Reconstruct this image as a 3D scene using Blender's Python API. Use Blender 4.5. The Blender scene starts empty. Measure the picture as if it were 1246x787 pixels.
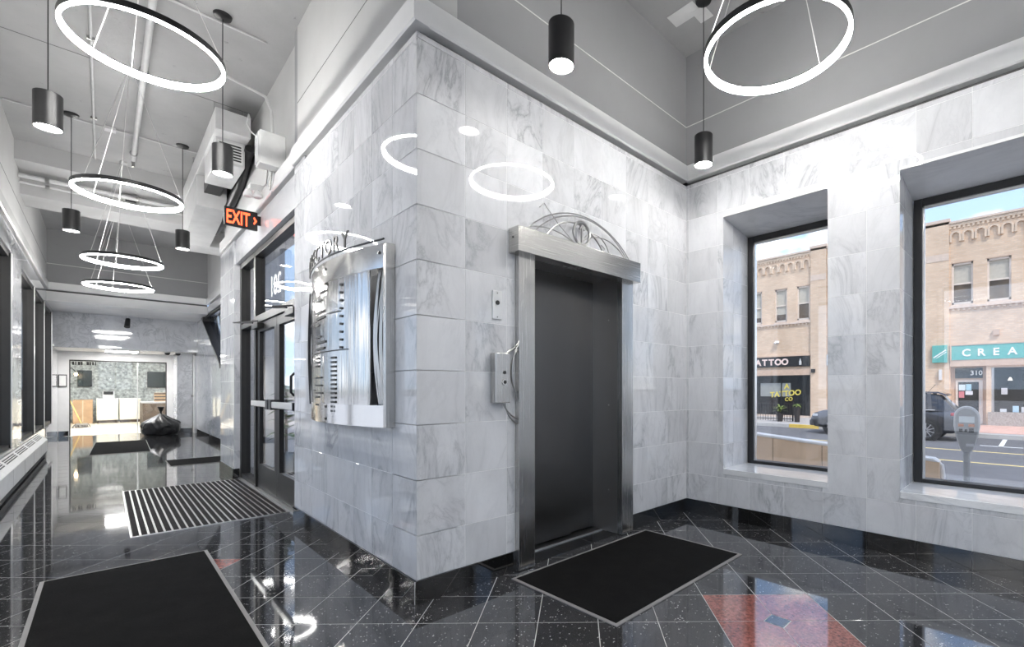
import bpy, bmesh, math, random
from mathutils import Matrix, Vector
R = math.radians
random.seed(7)
sc = bpy.context.scene
COL = sc.collection

# ------------------------------------------------------------------ camera
cam_d = bpy.data.cameras.new('camera')
cam_d.sensor_width = 36.0
cam_d.lens = 36.0 * 567.3 / 1246.0
cam_d.shift_x = (623.0 - 710.0) / 1246.0
cam_d.shift_y = (473.5 - 393.5) / 1246.0
cam_d.clip_start = 0.05
cam_d.clip_end = 500
cam = bpy.data.objects.new('camera', cam_d)
cam.location = (0, 0, 1.18)
cam.rotation_euler = (R(90), 0, R(44.217 - 90))
COL.objects.link(cam)
sc.camera = cam

# ------------------------------------------------------------------ light levels
RING_E = 64.0        # emission of the LED rings
LAMP_E = 34.0        # emission of the lamps in the cylinder pendants
SKY_S = 1.0
SUN_S = 1.9

# ------------------------------------------------------------------ world: blue sky with broken cloud
W = bpy.data.worlds.new('World'); sc.world = W
W.use_nodes = True
nt = W.node_tree; nt.nodes.clear()
def wn(t, **k):
    n = nt.nodes.new(t)
    for a, b in k.items(): setattr(n, a, b)
    return n
wo = wn('ShaderNodeOutputWorld'); bg = wn('ShaderNodeBackground')
tc = wn('ShaderNodeTexCoord'); sx = wn('ShaderNodeSeparateXYZ')
nt.links.new(tc.outputs['Generated'], sx.inputs[0])
gr = wn('ShaderNodeValToRGB')
gr.color_ramp.elements[0].position = 0.0; gr.color_ramp.elements[0].color = (0.60, 0.77, 0.98, 1)
gr.color_ramp.elements[1].position = 0.6; gr.color_ramp.elements[1].color = (0.22, 0.42, 0.85, 1)
nt.links.new(sx.outputs['Z'], gr.inputs[0])
mp = wn('ShaderNodeMapping'); mp.inputs['Scale'].default_value = (1.0, 1.0, 2.6)
mp.inputs['Location'].default_value = (0.35, 0.1, 0.2)
nt.links.new(tc.outputs['Generated'], mp.inputs[0])
nz = wn('ShaderNodeTexNoise'); nz.inputs['Scale'].default_value = 5.0; nz.inputs['Detail'].default_value = 7
nz.inputs['Roughness'].default_value = 0.55
nt.links.new(mp.outputs[0], nz.inputs['Vector'])
cr = wn('ShaderNodeValToRGB')
cr.color_ramp.elements[0].position = 0.47; cr.color_ramp.elements[0].color = (0, 0, 0, 1)
cr.color_ramp.elements[1].position = 0.62; cr.color_ramp.elements[1].color = (1, 1, 1, 1)
nt.links.new(nz.outputs['Fac'], cr.inputs[0])
mx = wn('ShaderNodeMix', data_type='RGBA')
nt.links.new(cr.outputs[0], mx.inputs['Factor'])
nt.links.new(gr.outputs[0], mx.inputs['A']); mx.inputs['B'].default_value = (1.45, 1.45, 1.46, 1)
gd = wn('ShaderNodeMix', data_type='RGBA')
st = wn('ShaderNodeMath', operation='LESS_THAN'); st.inputs[1].default_value = 0.0
nt.links.new(sx.outputs['Z'], st.inputs[0]); nt.links.new(st.outputs[0], gd.inputs['Factor'])
nt.links.new(mx.outputs['Result'], gd.inputs['A']); gd.inputs['B'].default_value = (0.25, 0.25, 0.25, 1)
nt.links.new(gd.outputs['Result'], bg.inputs['Color'])
bg.inputs['Strength'].default_value = SKY_S
nt.links.new(bg.outputs[0], wo.inputs[0])

# ------------------------------------------------------------------ sun (high, soft, on the far facade)
sd = bpy.data.lights.new('sun', 'SUN'); sd.energy = SUN_S; sd.angle = R(6); sd.color = (1.0, 0.95, 0.88)
so = bpy.data.objects.new('sun', sd); COL.objects.link(so)
so.rotation_euler = Vector((0.34, 0.50, -0.80)).to_track_quat('-Z', 'Y').to_euler()
so.location = (-20, -20, 40)

# ------------------------------------------------------------------ view
sc.view_settings.view_transform = 'Standard'
sc.view_settings.look = 'None'
sc.view_settings.exposure = 0.85
sc.view_settings.gamma = 1.0
sc.view_settings.use_curve_mapping = False

# ------------------------------------------------------------------ mesh helpers
class MB:
    """collects shapes for one mesh"""
    def __init__(s): s.v = []; s.f = []
    def add(s, vs, fs):
        o = len(s.v); s.v += [tuple(p) for p in vs]; s.f += [tuple(i + o for i in f) for f in fs]; return s
    def box(s, x0, x1, y0, y1, z0, z1):
        x0, x1 = min(x0, x1), max(x0, x1); y0, y1 = min(y0, y1), max(y0, y1); z0, z1 = min(z0, z1), max(z0, z1)
        return s.add([(x0,y0,z0),(x1,y0,z0),(x1,y1,z0),(x0,y1,z0),(x0,y0,z1),(x1,y0,z1),(x1,y1,z1),(x0,y1,z1)],
                     [(0,3,2,1),(4,5,6,7),(0,1,5,4),(1,2,6,5),(2,3,7,6),(3,0,4,7)])
    def obox(s, c, u, v, w, du, dv, dw):
        c, u, v, w = Vector(c), Vector(u), Vector(v), Vector(w)
        P = []
        for k in (-1, 1):
            for a, b in ((-1,-1),(1,-1),(1,1),(-1,1)): P.append(c + u*du*a + v*dv*b + w*dw*k)
        return s.add(P, [(0,3,2,1),(4,5,6,7),(0,1,5,4),(1,2,6,5),(2,3,7,6),(3,0,4,7)])
    def cyl(s, p0, p1, r0, r1=None, n=16, caps=True):
        p0, p1 = Vector(p0), Vector(p1); r1 = r0 if r1 is None else r1
        d = (p1 - p0).normalized(); a = d.orthogonal().normalized(); b = d.cross(a)
        P = []
        for p, r in ((p0, r0), (p1, r1)):
            for i in range(n):
                t = 2*math.pi*i/n; P.append(p + a*math.cos(t)*r + b*math.sin(t)*r)
        F = [(i, (i+1) % n, n + (i+1) % n, n + i) for i in range(n)]
        if caps: F += [tuple(range(n-1, -1, -1)), tuple(range(n, 2*n))]
        return s.add(P, F)
    def tube(s, path, r, n=6, closed=False):
        path = [Vector(p) for p in path]; m = len(path); P = []; prev = None
        for i, p in enumerate(path):
            if closed: d = path[(i+1) % m] - path[i-1]
            else: d = path[min(i+1, m-1)] - path[max(i-1, 0)]
            d.normalize()
            a = d.orthogonal().normalized() if prev is None else (prev - d*prev.dot(d)).normalized()
            prev = a; b = d.cross(a)
            rr = r[i] if isinstance(r, (list, tuple)) else r
            for k in range(n):
                t = 2*math.pi*k/n; P.append(p + a*math.cos(t)*rr + b*math.sin(t)*rr)
        F = []
        for i in range(m if closed else m-1):
            j = (i+1) % m
            F += [(i*n+k, i*n+(k+1) % n, j*n+(k+1) % n, j*n+k) for k in range(n)]
        if not closed: F += [tuple(range(n-1, -1, -1)), tuple(range((m-1)*n, m*n))]
        return s.add(P, F)
    def lathe(s, prof, c=(0,0,0), n=24):
        c = Vector(c); P = []; F = []; m = len(prof)
        for i in range(n):
            t = 2*math.pi*i/n
            for r, z in prof: P.append(c + Vector((r*math.cos(t), r*math.sin(t), z)))
        for i in range(n):
            j = (i+1) % n
            for k in range(m-1): F.append((i*m+k, j*m+k, j*m+k+1, i*m+k+1))
        return s.add(P, F)
    def prism(s, poly, axis, a0, a1):
        """poly in the two other axes (order x,y,z without axis), extruded along axis"""
        n = len(poly)
        def mk(p, a):
            return {'x': (a, p[0], p[1]), 'y': (p[0], a, p[1]), 'z': (p[0], p[1], a)}[axis]
        P = [mk(p, a0) for p in poly] + [mk(p, a1) for p in poly]
        F = [tuple(range(n-1, -1, -1)), tuple(range(n, 2*n))] + [(i, (i+1) % n, n+(i+1) % n, n+i) for i in range(n)]
        return s.add(P, F)
    def slab(s, axis, c0, c1, a0, a1, z0, z1, holes=()):
        """wall slab of plane axis=c0..c1 with rectangular holes (a0,a1,z0,z1)"""
        A = sorted({a0, a1} | {max(a0, min(a1, q)) for h in holes for q in h[:2]})
        Z = sorted({z0, z1} | {max(z0, min(z1, q)) for h in holes for q in h[2:]})
        for i in range(len(A)-1):
            k = 0
            while k < len(Z)-1:
                am = (A[i]+A[i+1])/2
                solid = lambda q: not any(h[0] < am < h[1] and h[2] < (Z[q]+Z[q+1])/2 < h[3] for h in holes)
                if not solid(k): k += 1; continue
                k2 = k
                while k2 < len(Z)-1 and solid(k2): k2 += 1
                if axis == 'x': s.box(c0, c1, A[i], A[i+1], Z[k], Z[k2])
                else: s.box(A[i], A[i+1], c0, c1, Z[k], Z[k2])
                k = k2
        return s
    def build(s, name, mat, parent=None, smooth=False, bevel=0, local=False):
        me = bpy.data.meshes.new(name)
        off = Vector((0, 0, 0))
        if parent is not None and not local:
            q = parent
            while q is not None: off += Vector(q.location); q = q.parent
        me.from_pydata([tuple(Vector(p) - off) for p in s.v], [], s.f)
        bm = bmesh.new(); bm.from_mesh(me); bmesh.ops.recalc_face_normals(bm, faces=bm.faces[:]); bm.to_mesh(me); bm.free()
        me.materials.append(mat)
        if smooth:
            me.polygons.foreach_set('use_smooth', [True]*len(me.polygons))
            me.set_sharp_from_angle(angle=R(38))
        o = bpy.data.objects.new(name, me); COL.objects.link(o)
        if parent is not None: o.parent = parent
        if bevel:
            b = o.modifiers.new('bevel', 'BEVEL'); b.width = bevel; b.segments = 2; b.limit_method = 'ANGLE'; b.angle_limit = R(40)
        return o

def tag(o, label=None, cat=None, group=None, kind=None):
    if label: o['label'] = label
    if cat: o['category'] = cat
    if group: o['group'] = group
    if kind: o['kind'] = kind
    return o
def thing(name, loc, label, cat, group=None):
    o = bpy.data.objects.new(name, None); COL.objects.link(o); o.location = loc
    o.empty_display_size = 0.1
    return tag(o, label, cat, group)
def copy_tree(o, parent=None):
    c = o.copy(); COL.objects.link(c); c.parent = parent
    for ch in list(o.children): copy_tree(ch, c)
    return c
def struct(name, mb, mat, label=None, **k):
    o = mb.build(name, mat, **k)
    return tag(o, label, None, None, 'structure')
def text(name, s, size, org, xd, yd, mat, parent, depth=0.003, align='LEFT', bold=0.0, sx=1.0):
    cu = bpy.data.curves.new(name, 'FONT'); cu.body = s; cu.size = size; cu.extrude = depth; cu.align_x = align
    cu.offset = bold; cu.resolution_u = 3
    t = bpy.data.objects.new(name, cu); COL.objects.link(t)
    bpy.context.view_layer.update()
    me = bpy.data.meshes.new_from_object(t.evaluated_get(bpy.context.evaluated_depsgraph_get()))
    bpy.data.objects.remove(t)
    me.transform(Matrix.Diagonal((sx, 1, 1, 1)))
    xd, yd = Vector(xd).normalized(), Vector(yd).normalized(); zd = xd.cross(yd)
    off = Vector((0,0,0)); q = parent
    while q is not None: off += Vector(q.location); q = q.parent
    M4 = Matrix((xd, yd, zd)).transposed().to_4x4(); M4.translation = Vector(org) - off
    me.transform(M4); me.materials.clear(); me.materials.append(mat)
    o = bpy.data.objects.new(name, me); COL.objects.link(o); o.parent = parent
    return o

# ------------------------------------------------------------------ material helpers
class Mt:
    def __init__(s, name):
        s.m = bpy.data.materials.new(name); s.m.use_nodes = True
        s.t = s.m.node_tree; s.b = s.t.nodes['Principled BSDF']
        s.co = None
    def n(s, ty, ins=None, **k):
        q = s.t.nodes.new(ty)
        for a, b in k.items(): setattr(q, a, b)
        for a, b in (ins or {}).items(): s.put(b, q.inputs[a])
        return q
    def put(s, v, sock):
        if hasattr(v, 'is_linked') or hasattr(v, 'links'): s.t.links.new(v, sock)
        else: sock.default_value = v
    def set(s, **k):
        nm = {'base': 'Base Color', 'rough': 'Roughness', 'metal': 'Metallic', 'ior': 'IOR', 'aniso': 'Anisotropic',
              'coat': 'Coat Weight', 'coatr': 'Coat Roughness', 'emis': 'Emission Color', 'es': 'Emission Strength', 'normal': 'Normal',
              'spec': 'Specular IOR Level', 'alpha': 'Alpha', 'sheen': 'Sheen Weight', 'trans': 'Transmission Weight'}
        for a, b in k.items():
            if isinstance(b, tuple) and len(b) == 3: b = (*b, 1)
            s.put(b, s.b.inputs[nm[a]])
        return s
    def coords(s, rnd=False, scale=(1,1,1), rot=(0,0,0)):
        tc = s.n('ShaderNodeTexCoord')
        v = tc.outputs['Object']
        if rnd:
            oi = s.n('ShaderNodeObjectInfo'); ml = s.n('ShaderNodeMath', {0: oi.outputs['Random'], 1: 57.0}, operation='MULTIPLY')
            s.rand = oi.outputs['Random']
            v = s.n('ShaderNodeVectorMath', {0: v, 1: ml.outputs[0]}, operation='ADD').outputs[0]
        mp = s.n('ShaderNodeMapping', {'Vector': v, 'Scale': scale, 'Rotation': rot})
        return mp.outputs[0]
    def noise(s, v, scale, detail=4, rough=.5, dist=0.0):
        return s.n('ShaderNodeTexNoise', {'Vector': v, 'Scale': scale, 'Detail': detail, 'Roughness': rough, 'Distortion': dist}).outputs['Fac']
    def ramp(s, f, *stops):
        r = s.n('ShaderNodeValToRGB', {'Fac': f}); e = r.color_ramp.elements
        while len(e) < len(stops): e.new(0.5)
        for q, (p, c) in zip(e, stops):
            q.position = p; q.color = (*c, 1) if isinstance(c, tuple) else (c, c, c, 1)
        return r.outputs['Color']
    def mix(s, f, a, b, bt='MIX'):
        q = s.n('ShaderNodeMix', data_type='RGBA', blend_type=bt)
        for k, v in (('Factor', f), ('A', a), ('B', b)):
            if isinstance(v, tuple) and len(v) == 3: v = (*v, 1)
            s.put(v, q.inputs[k])
        return q.outputs['Result']
    def math(s, op, a, b=0.0):
        return s.n('ShaderNodeMath', {0: a, 1: b}, operation=op).outputs[0]
    def bump(s, h, strength=.2, dist=.01):
        return s.n('ShaderNodeBump', {'Height': h, 'Strength': strength, 'Distance': dist}).outputs[0]

def plain(name, base, rough=.5, metal=0.0, var=.08, scale=8.0, bump=0.0, **k):
    m = Mt(name); v = m.coords()
    n = m.noise(v, scale, 5)
    lo = tuple(c*(1-var) for c in base); hi = tuple(min(1, c*(1+var)) for c in base)
    m.set(base=m.ramp(n, (.3, lo), (.7, hi)), rough=rough, metal=metal, **k)
    if bump: m.set(normal=m.bump(m.noise(v, scale*6, 4), bump, .01))
    return m.m
def glow(name, col, e):
    m = Mt(name); m.set(base=col, emis=col, es=e, rough=.5); return m.m
def pane(name, tint=(1,1,1), ior=1.5, rough=0.0):
    m = Mt(name); t = m.t; t.nodes.remove(m.b)
    out = [q for q in t.nodes if q.type == 'OUTPUT_MATERIAL'][0]
    tr = m.n('ShaderNodeBsdfTransparent', {'Color': (*tint, 1)}); gl = m.n('ShaderNodeBsdfGlossy', {'Roughness': rough})
    f0 = ((ior-1)/(ior+1))**2                 # Schlick, the same on both faces of the pane
    lw = m.n('ShaderNodeLayerWeight', {'Blend': .5})
    fr = m.math('ADD', m.math('MULTIPLY', m.math('POWER', lw.outputs['Facing'], 5.0), 1-f0), f0)
    mx = m.n('ShaderNodeMixShader', {0: fr, 1: tr.outputs[0], 2: gl.outputs[0]})
    t.links.new(mx.outputs[0], out.inputs[0]); return m.m

def marble(name, base=(.69, .695, .71), vein=(.33, .34, .36), amount=.88, rough=.03):
    m = Mt(name)
    v = m.coords(rnd=True, scale=(1, .42, 1), rot=(0, 0, R(-38)))
    cloud = m.noise(v, 3.0, 6, .6, .6)
    n1 = m.noise(v, 2.6, 9, .62, 1.4)
    ve = m.ramp(m.math('ABSOLUTE', m.math('SUBTRACT', n1, .5)), (0.0, 1.0), (.012, .55), (.05, .12), (.12, 0.0))
    n2 = m.noise(v, 11.0, 7, .6, 1.0)
    v2 = m.ramp(m.math('ABSOLUTE', m.math('SUBTRACT', n2, .5)), (0.0, .5), (.03, .15), (.07, 0.0))
    msk = m.ramp(m.noise(v, 1.3, 3), (.42, 0.0), (.62, 1.0))
    f = m.math('MULTIPLY', m.math('MAXIMUM', ve, m.math('MULTIPLY', v2, .7)), m.math('ADD', m.math('MULTIPLY', msk, .8), .18))
    soft = m.ramp(cloud, (.25, tuple(c*.84 for c in base)), (.6, base))
    c = m.mix(m.math('MULTIPLY', f, amount), soft, vein)
    tone = m.math('ADD', m.math('MULTIPLY', m.rand, .13), .90)
    c = m.mix(1.0, c, m.n('ShaderNodeCombineColor', {0: tone, 1: tone, 2: tone}).outputs[0], 'MULTIPLY')
    m.set(base=c, rough=rough, ior=1.5)
    return m.m
def granite(name, base, fleck=(.62, .62, .6), flecks=.5, rough=.05, grain=(.6, 1.5)):
    m = Mt(name); v = m.coords(rnd=True)
    n = m.noise(v, 60, 5, .65)
    c = m.ramp(n, (.35, tuple(q*grain[0] for q in base)), (.65, tuple(q*grain[1] for q in base)))
    vo = m.n('ShaderNodeTexVoronoi', {'Vector': v, 'Scale': 75.0}).outputs['Distance']
    pick = m.ramp(m.noise(v, 38, 2), (.55, 0.0), (.62, 1.0))
    fl = m.math('MULTIPLY', m.ramp(vo, (.18, 1.0), (.30, 0.0)), pick)
    c = m.mix(m.math('MULTIPLY', fl, flecks), c, fleck)
    cl = m.ramp(m.noise(v, 5, 3), (.3, .8), (.7, 1.15))
    c = m.mix(1.0, c, cl, 'MULTIPLY')
    m.set(base=c, rough=rough, ior=2.05); return m.m
def brushed(name, base=(.56, .55, .53), rough=.24, vertical=True, streak=.10, wave=0.0):
    m = Mt(name)
    v = m.coords(scale=(60, 60, .6) if vertical else (.6, .6, 60))
    n = m.noise(v, 4.0, 4, .6)
    m.set(base=m.ramp(n, (.3, tuple(c*(1-streak) for c in base)), (.7, tuple(c*(1+streak) for c in base))), metal=1.0,
          rough=m.ramp(n, (.3, rough*.8), (.7, rough*1.2)), normal=m.bump(n, .02, .001))
    if wave: m.set(normal=m.bump(m.noise(m.coords(scale=(9, 9, .25)), 1.6, 3, .5), wave, .02))
    return m.m
def concrete(name, base, patch=.12, rough=.75, bumps=.12, scuff=False):
    m = Mt(name); v = m.coords()
    n = m.noise(v, 1.1, 6, .6); n2 = m.noise(v, 14, 6, .65)
    c = m.ramp(n, (.3, tuple(q*(1-patch) for q in base)), (.7, tuple(q*(1+patch) for q in base)))
    pit = m.ramp(n2, (.24, .45), (.30, 1.0))
    c = m.mix(1.0, c, pit, 'MULTIPLY')
    if scuff: c = m.mix(1.0, c, m.ramp(m.noise(v, 5.5, 9, .78), (.30, .45), (.37, 1.0)), 'MULTIPLY')
    m.set(base=c, rough=rough, normal=m.bump(n2, bumps, .01)); return m.m
def carpet(name, base):
    m = Mt(name); v = m.coords()
    n = m.noise(v, 260, 3, .7); n2 = m.noise(v, 7, 4)
    c = m.ramp(n, (.3, tuple(q*.5 for q in base)), (.7, tuple(q*1.6 for q in base)))
    c = m.mix(1.0, c, m.ramp(n2, (.3, .8), (.7, 1.2)), 'MULTIPLY')
    m.set(base=c, rough=.95, spec=.1, normal=m.bump(n, .8, .004)); return m.m
def brick(name, c1, c2, mortar, axis='x', scale=1.0):
    m = Mt(name); tc = m.n('ShaderNodeTexCoord')
    mp = m.n('ShaderNodeMapping', {'Vector': tc.outputs['Object'], 'Rotation': (R(90), 0, R(90)) if axis == 'x' else (R(90), 0, 0)})
    sp = m.n('ShaderNodeSeparateXYZ', {0: tc.outputs['Object']})
    cb = m.n('ShaderNodeCombineXYZ', {0: sp.outputs['Y' if axis == 'x' else 'X'], 1: sp.outputs['Z'], 2: 0.0})
    b = m.n('ShaderNodeTexBrick', {'Vector': cb.outputs[0], 'Color1': (*c1, 1), 'Color2': (*c2, 1), 'Mortar': (*mortar, 1), 'Scale': 1.0,
            'Mortar Size': .009, 'Brick Width': .22, 'Row Height': .085, 'Bias': 0.0})
    n = m.noise(tc.outputs['Object'], .8, 5)
    c = m.mix(1.0, b.outputs['Color'], m.ramp(n, (.3, .88), (.7, 1.08)), 'MULTIPLY')
    m.set(base=c, rough=.85, normal=m.bump(b.outputs['Fac'], -.3, .01)); return m.m

MARBLE = marble('white_marble')
MARBLE_DAYLIT = marble('white_marble_sill', base=(.83, .835, .84), amount=.4)  # brighter marble copy, daylight on sills and heads put into its colour
MARBLE_CORN = plain('cornice_stone', (.80, .80, .79), .2, var=.04, scale=3)
GROUT_W = plain('white_grout', (.86, .86, .85), .8, var=.05)
GROUT_F = plain('floor_grout', (.54, .54, .52), .7, var=.15)
GRANITE = granite('black_granite', (.032, .032, .034), flecks=.95)
GRANITE_R = granite('red_granite', (.31, .11, .09), fleck=(.7, .5, .45), flecks=.4, grain=(.5, 1.5))
GRANITE_B = granite('baseboard_granite', (.006, .006, .006), flecks=.10, rough=.04)
PAINT = concrete('grey_paint_concrete', (.275, .275, .28), patch=.06, bumps=.05)
PAINT_LIT = concrete('light_grey_paint', (.46, .46, .455), patch=.08, bumps=.1)  # lighter copy of the grey paint, with the light put into its colour
CEIL = concrete('ceiling_concrete', (.38, .38, .38), patch=.12, bumps=.25, scuff=True)
BEAM = concrete('beam_concrete', (.47, .47, .47), patch=.08)
JOINT = plain('plaster_joint', (.62, .62, .60), .8)
JOINT_D = plain('dark_joint', (.10, .10, .10), .8)  # real joints, and the painted shade in the cornice groove
BLACK = plain('black_powder_coat', (.012, .012, .013), .38, var=.2)
BRONZE = plain('dark_bronze_aluminium', (.014, .013, .012), .42, var=.2)
STEEL = brushed('brushed_steel')
STEEL_H = brushed('brushed_steel_horizontal', vertical=False)
STEEL_P = brushed('polished_steel', base=(.63, .62, .60), rough=.13, streak=.05)
STEEL_DK = plain('dark_steel_door', (.15, .146, .142), .30, metal=1.0, var=.06, scale=1.5)
STEEL_W = brushed('wavy_polished_steel', base=(.55, .54, .52), rough=.12, streak=.10, wave=.35)
STEEL_R = brushed('satin_steel_reveal', base=(.50, .49, .48), rough=.42, streak=.04)
WIRE = plain('wrought_steel_wire', (.42, .42, .41), .3, metal=1.0)
ALU = plain('aluminium', (.72, .72, .71), .3, metal=.9, var=.05)
WHITE = plain('white_enamel', (.74, .74, .73), .4, var=.05)
WHITE_D = plain('white_painted_metal', (.58, .58, .58), .5, var=.06)
INK = plain('black_ink', (.012, .012, .012), .5)
CARPET = carpet('black_carpet', (.009, .0088, .0085))
CARPET_G = carpet('grey_carpet', (.034, .031, .030))
RUBBER = plain('grey_rubber_edge', (.26, .25, .24), .6)
GLASS = pane('window_glass')
GLASS_E = pane('door_glass', ior=1.35)
GLASS_D = pane('dark_window_glass', tint=(.35, .35, .36))
LED = glow('led_diffuser', (1.0, .985, .96), RING_E)
LAMP = glow('pendant_lamp', (1.0, .98, .95), LAMP_E)
# ================================================================== the setting
LX, CX, EY, WX = -0.81, 1.196, 2.442, 3.94      # left wall, directory wall, elevator wall, window wall
RX = 1.72                                        # recessed right wall far down the corridor
H = 4.4
T = 0.3048
CT, CB = 3.33, 3.150                              # cornice top and bottom
YB = -3.2                                        # wall behind the camera

# ---------------------------------------------------------------- tiles
_tc = {}
def plate(rects, th, ch, mat, key=None):
    key = key and (*key, mat.name)
    if key and key in _tc: return _tc[key]
    mb = MB()
    for (x0, x1, y0, y1) in rects:
        mb.add([(x0,y0,-th),(x1,y0,-th),(x1,y1,-th),(x0,y1,-th),(x0,y0,-ch),(x1,y0,-ch),(x1,y1,-ch),(x0,y1,-ch),
                (x0+ch,y0+ch,0),(x1-ch,y0+ch,0),(x1-ch,y1-ch,0),(x0+ch,y1-ch,0)],
               [(0,1,5,4),(1,2,6,5),(2,3,7,6),(3,0,4,7),(4,5,9,8),(5,6,10,9),(6,7,11,10),(7,4,8,11),(8,9,10,11)])
    me = bpy.data.meshes.new('tile'); me.from_pydata(mb.v, [], mb.f); me.materials.append(mat)
    if key: _tc[key] = me
    return me
def put_tile(name, me, c, u, v, parent):
    u, v = Vector(u), Vector(v); n = u.cross(v)
    o = bpy.data.objects.new(name, me); COL.objects.link(o); o.parent = parent
    M = Matrix((u, v, n)).transposed().to_4x4(); M.translation = Vector(c); o.matrix_local = M
    return o
def subtract(r, h):
    x0, x1, y0, y1 = r; a0, a1, b0, b1 = h
    if a1 <= x0 or a0 >= x1 or b1 <= y0 or b0 >= y1: return [r]
    o = []
    if a0 > x0: o.append((x0, a0, y0, y1))
    if a1 < x1: o.append((a1, x1, y0, y1))
    m0, m1 = max(x0, a0), min(x1, a1)
    if b0 > y0: o.append((m0, m1, y0, b0))
    if b1 < y1: o.append((m0, m1, b1, y1))
    return o
def tile_wall(name, parent, mat, O, u, v, us, vs, holes=(), gap=.0030, th=.0014, ch=.0005, keep=None):
    """tiles between the seam lists us x vs on the plane O + a*u + b*v"""
    O, uu, vv = Vector(O), Vector(u), Vector(v); n = 0
    for i in range(len(us)-1):
        for j in range(len(vs)-1):
            r = [(us[i], us[i+1], vs[j], vs[j+1])]
            for h in holes: r = [q for s in r for q in subtract(s, h)]
            r = [q for q in r if q[1]-q[0] > .012 and q[3]-q[2] > .012]
            if not r: continue
            ca, cb = (us[i]+us[i+1])/2, (vs[j]+vs[j+1])/2
            if len(r) == 1:
                q = r[0]; ca, cb = (q[0]+q[1])/2, (q[2]+q[3])/2
                w, h_ = round(q[1]-q[0]-gap, 4), round(q[3]-q[2]-gap, 4)
                me = plate([(-w/2, w/2, -h_/2, h_/2)], th, ch, mat, (w, h_, th))
            else:
                g = gap/2; rr = []
                for (a0, a1, b0, b1) in r:
                    rr.append((a0-ca+(g if abs(a0-us[i]) < 1e-6 else 0), a1-ca-(g if abs(a1-us[i+1]) < 1e-6 else 0),
                               b0-cb+(g if abs(b0-vs[j]) < 1e-6 else 0), b1-cb-(g if abs(b1-vs[j+1]) < 1e-6 else 0)))
                me = plate(rr, th, 0.0002, mat)
            put_tile(name, me, O + uu*ca + vv*cb, u, v, parent); n += 1
    return n
def seams(a0, a1, start, step):
    k0 = math.ceil((a0-start)/step - 1e-6); s = [a0]; k = k0
    while start + k*step < a1 - .02:
        if start + k*step > a0 + .02: s.append(start + k*step)
        k += 1
    return s + [a1]
Z_SEAMS = seams(.127, CB, .372, T)
BASE_Z = .127

# ---------------------------------------------------------------- floor
fl = MB().box(LX-.3, WX+.5, YB-.2, EY+.5, -.12, -.0009).box(LX-.3, 1.36, EY+.5, 8.5, -.12, -.0009).box(LX-.3, RX+.2, 8.5, 17.55, -.12, -.0009)
floor = struct('floor', fl, GROUT_F, 'polished black granite floor laid in diagonal squares with pale joints')
U0, V0 = .75, .35
S2 = math.sqrt(.5)
def uv2w(u, v): return Vector(((u+v)*S2*T, (u-v)*S2*T, 0))
motifs = [(7.75, 3.35), (9.75, -8.65)]
DU, DV = Vector((S2, S2, 0)), Vector((S2, -S2, 0))
gp = .0040; tw = T - gp
def inside(x, y):
    m = .20
    if x < LX-m or x > WX+m or y < YB: return False
    if y < EY+m: return x < WX+m
    if y < 4.8: return x < CX+m
    if y < 8.4: return x < 1.40
    if y < 17.5: return x < RX+m
    return False
def in_view(p):
    lat = p.x*.6973 - p.y*.7168; fw = p.x*.7168 + p.y*.6973
    if fw < .6: return False
    px = 710 + 567.3*lat/fw; py = 473.5 + 567.3*1.18/fw
    return -60 < px < 1306 and py < 860
tile_sq = plate([(-tw/2, tw/2, -tw/2, tw/2)], .004, .0006, GRANITE, (tw, tw, .004))
dd = .23*T
def chamf_tile(su, sv):
    """red tile whose corner towards (su,sv) is cut for the small square"""
    h = tw/2; pts = []
    for (a, b) in ((-1,-1),(1,-1),(1,1),(-1,1)):
        if (a, b) == (su, sv):
            c1 = (a*(h-dd), b*h); c2 = (a*h, b*(h-dd))
            pts += [c2, c1] if (a*b) < 0 and False else ([c1, c2] if (a, b) in ((1,-1),(-1,1)) else [c2, c1])
        else: pts.append((a*h, b*h))
    cx_ = sum(p[0] for p in pts)/len(pts); cy_ = sum(p[1] for p in pts)/len(pts)
    pts.sort(key=lambda p: math.atan2(p[1]-cy_, p[0]-cx_))
    mb = MB().prism(pts, 'z', -.004, 0)
    me = bpy.data.meshes.new('red_tile'); me.from_pydata(mb.v, [], mb.f); me.materials.append(GRANITE_R)
    return me
red = {(a, b): chamf_tile(a, b) for a in (-1, 1) for b in (-1, 1)}
cells = []
for iu in range(-16, 90):
    for iv in range(-75, 36):
        cu, cv = iu + U0 + .5, iv + V0 + .5
        p = uv2w(cu, cv)
        if inside(p.x, p.y): cells.append((p, cu, cv))
vis = sorted([c for c in cells if in_view(c[0])], key=lambda c: c[0].length)
near = vis[:292]; near_id = {id(c) for c in near}
for c in near:
    p, cu, cv = c; me = tile_sq; nm = 'floor_tile'
    for (mu, mv) in motifs:
        if abs(cu-mu) < .6 and abs(cv-mv) < .6:
            me = red[(int(math.copysign(1, mu-cu)), int(math.copysign(1, mv-cv)))]
            nm = 'red_floor_tile'
    # local axes: u along DU, v along -DV keeps the plate facing up
    o = bpy.data.objects.new(nm, me); COL.objects.link(o); o.parent = floor
    M = Matrix((DU, DV, Vector((0,0,1)) if me is not tile_sq else DU.cross(DV))).transposed().to_4x4()
    if me is tile_sq:
        M = Matrix((DU, -DV, DU.cross(-DV))).transposed().to_4x4()
    M.translation = p; o.matrix_local = M
rest = MB()
for c in cells:
    if id(c) in near_id: continue
    p = c[0]; h = tw/2
    q = [p + DU*a*h - DV*b*h for a, b in ((-1,-1),(1,-1),(1,1),(-1,1))]
    rest.add(q + [x - Vector((0,0,.004)) for x in q], [(0,1,2,3),(0,4,5,1),(1,5,6,2),(2,6,7,3),(3,7,4,0)])
o = rest.build('floor_tile_field', GRANITE, floor); o['kind'] = 'stuff'
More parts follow.
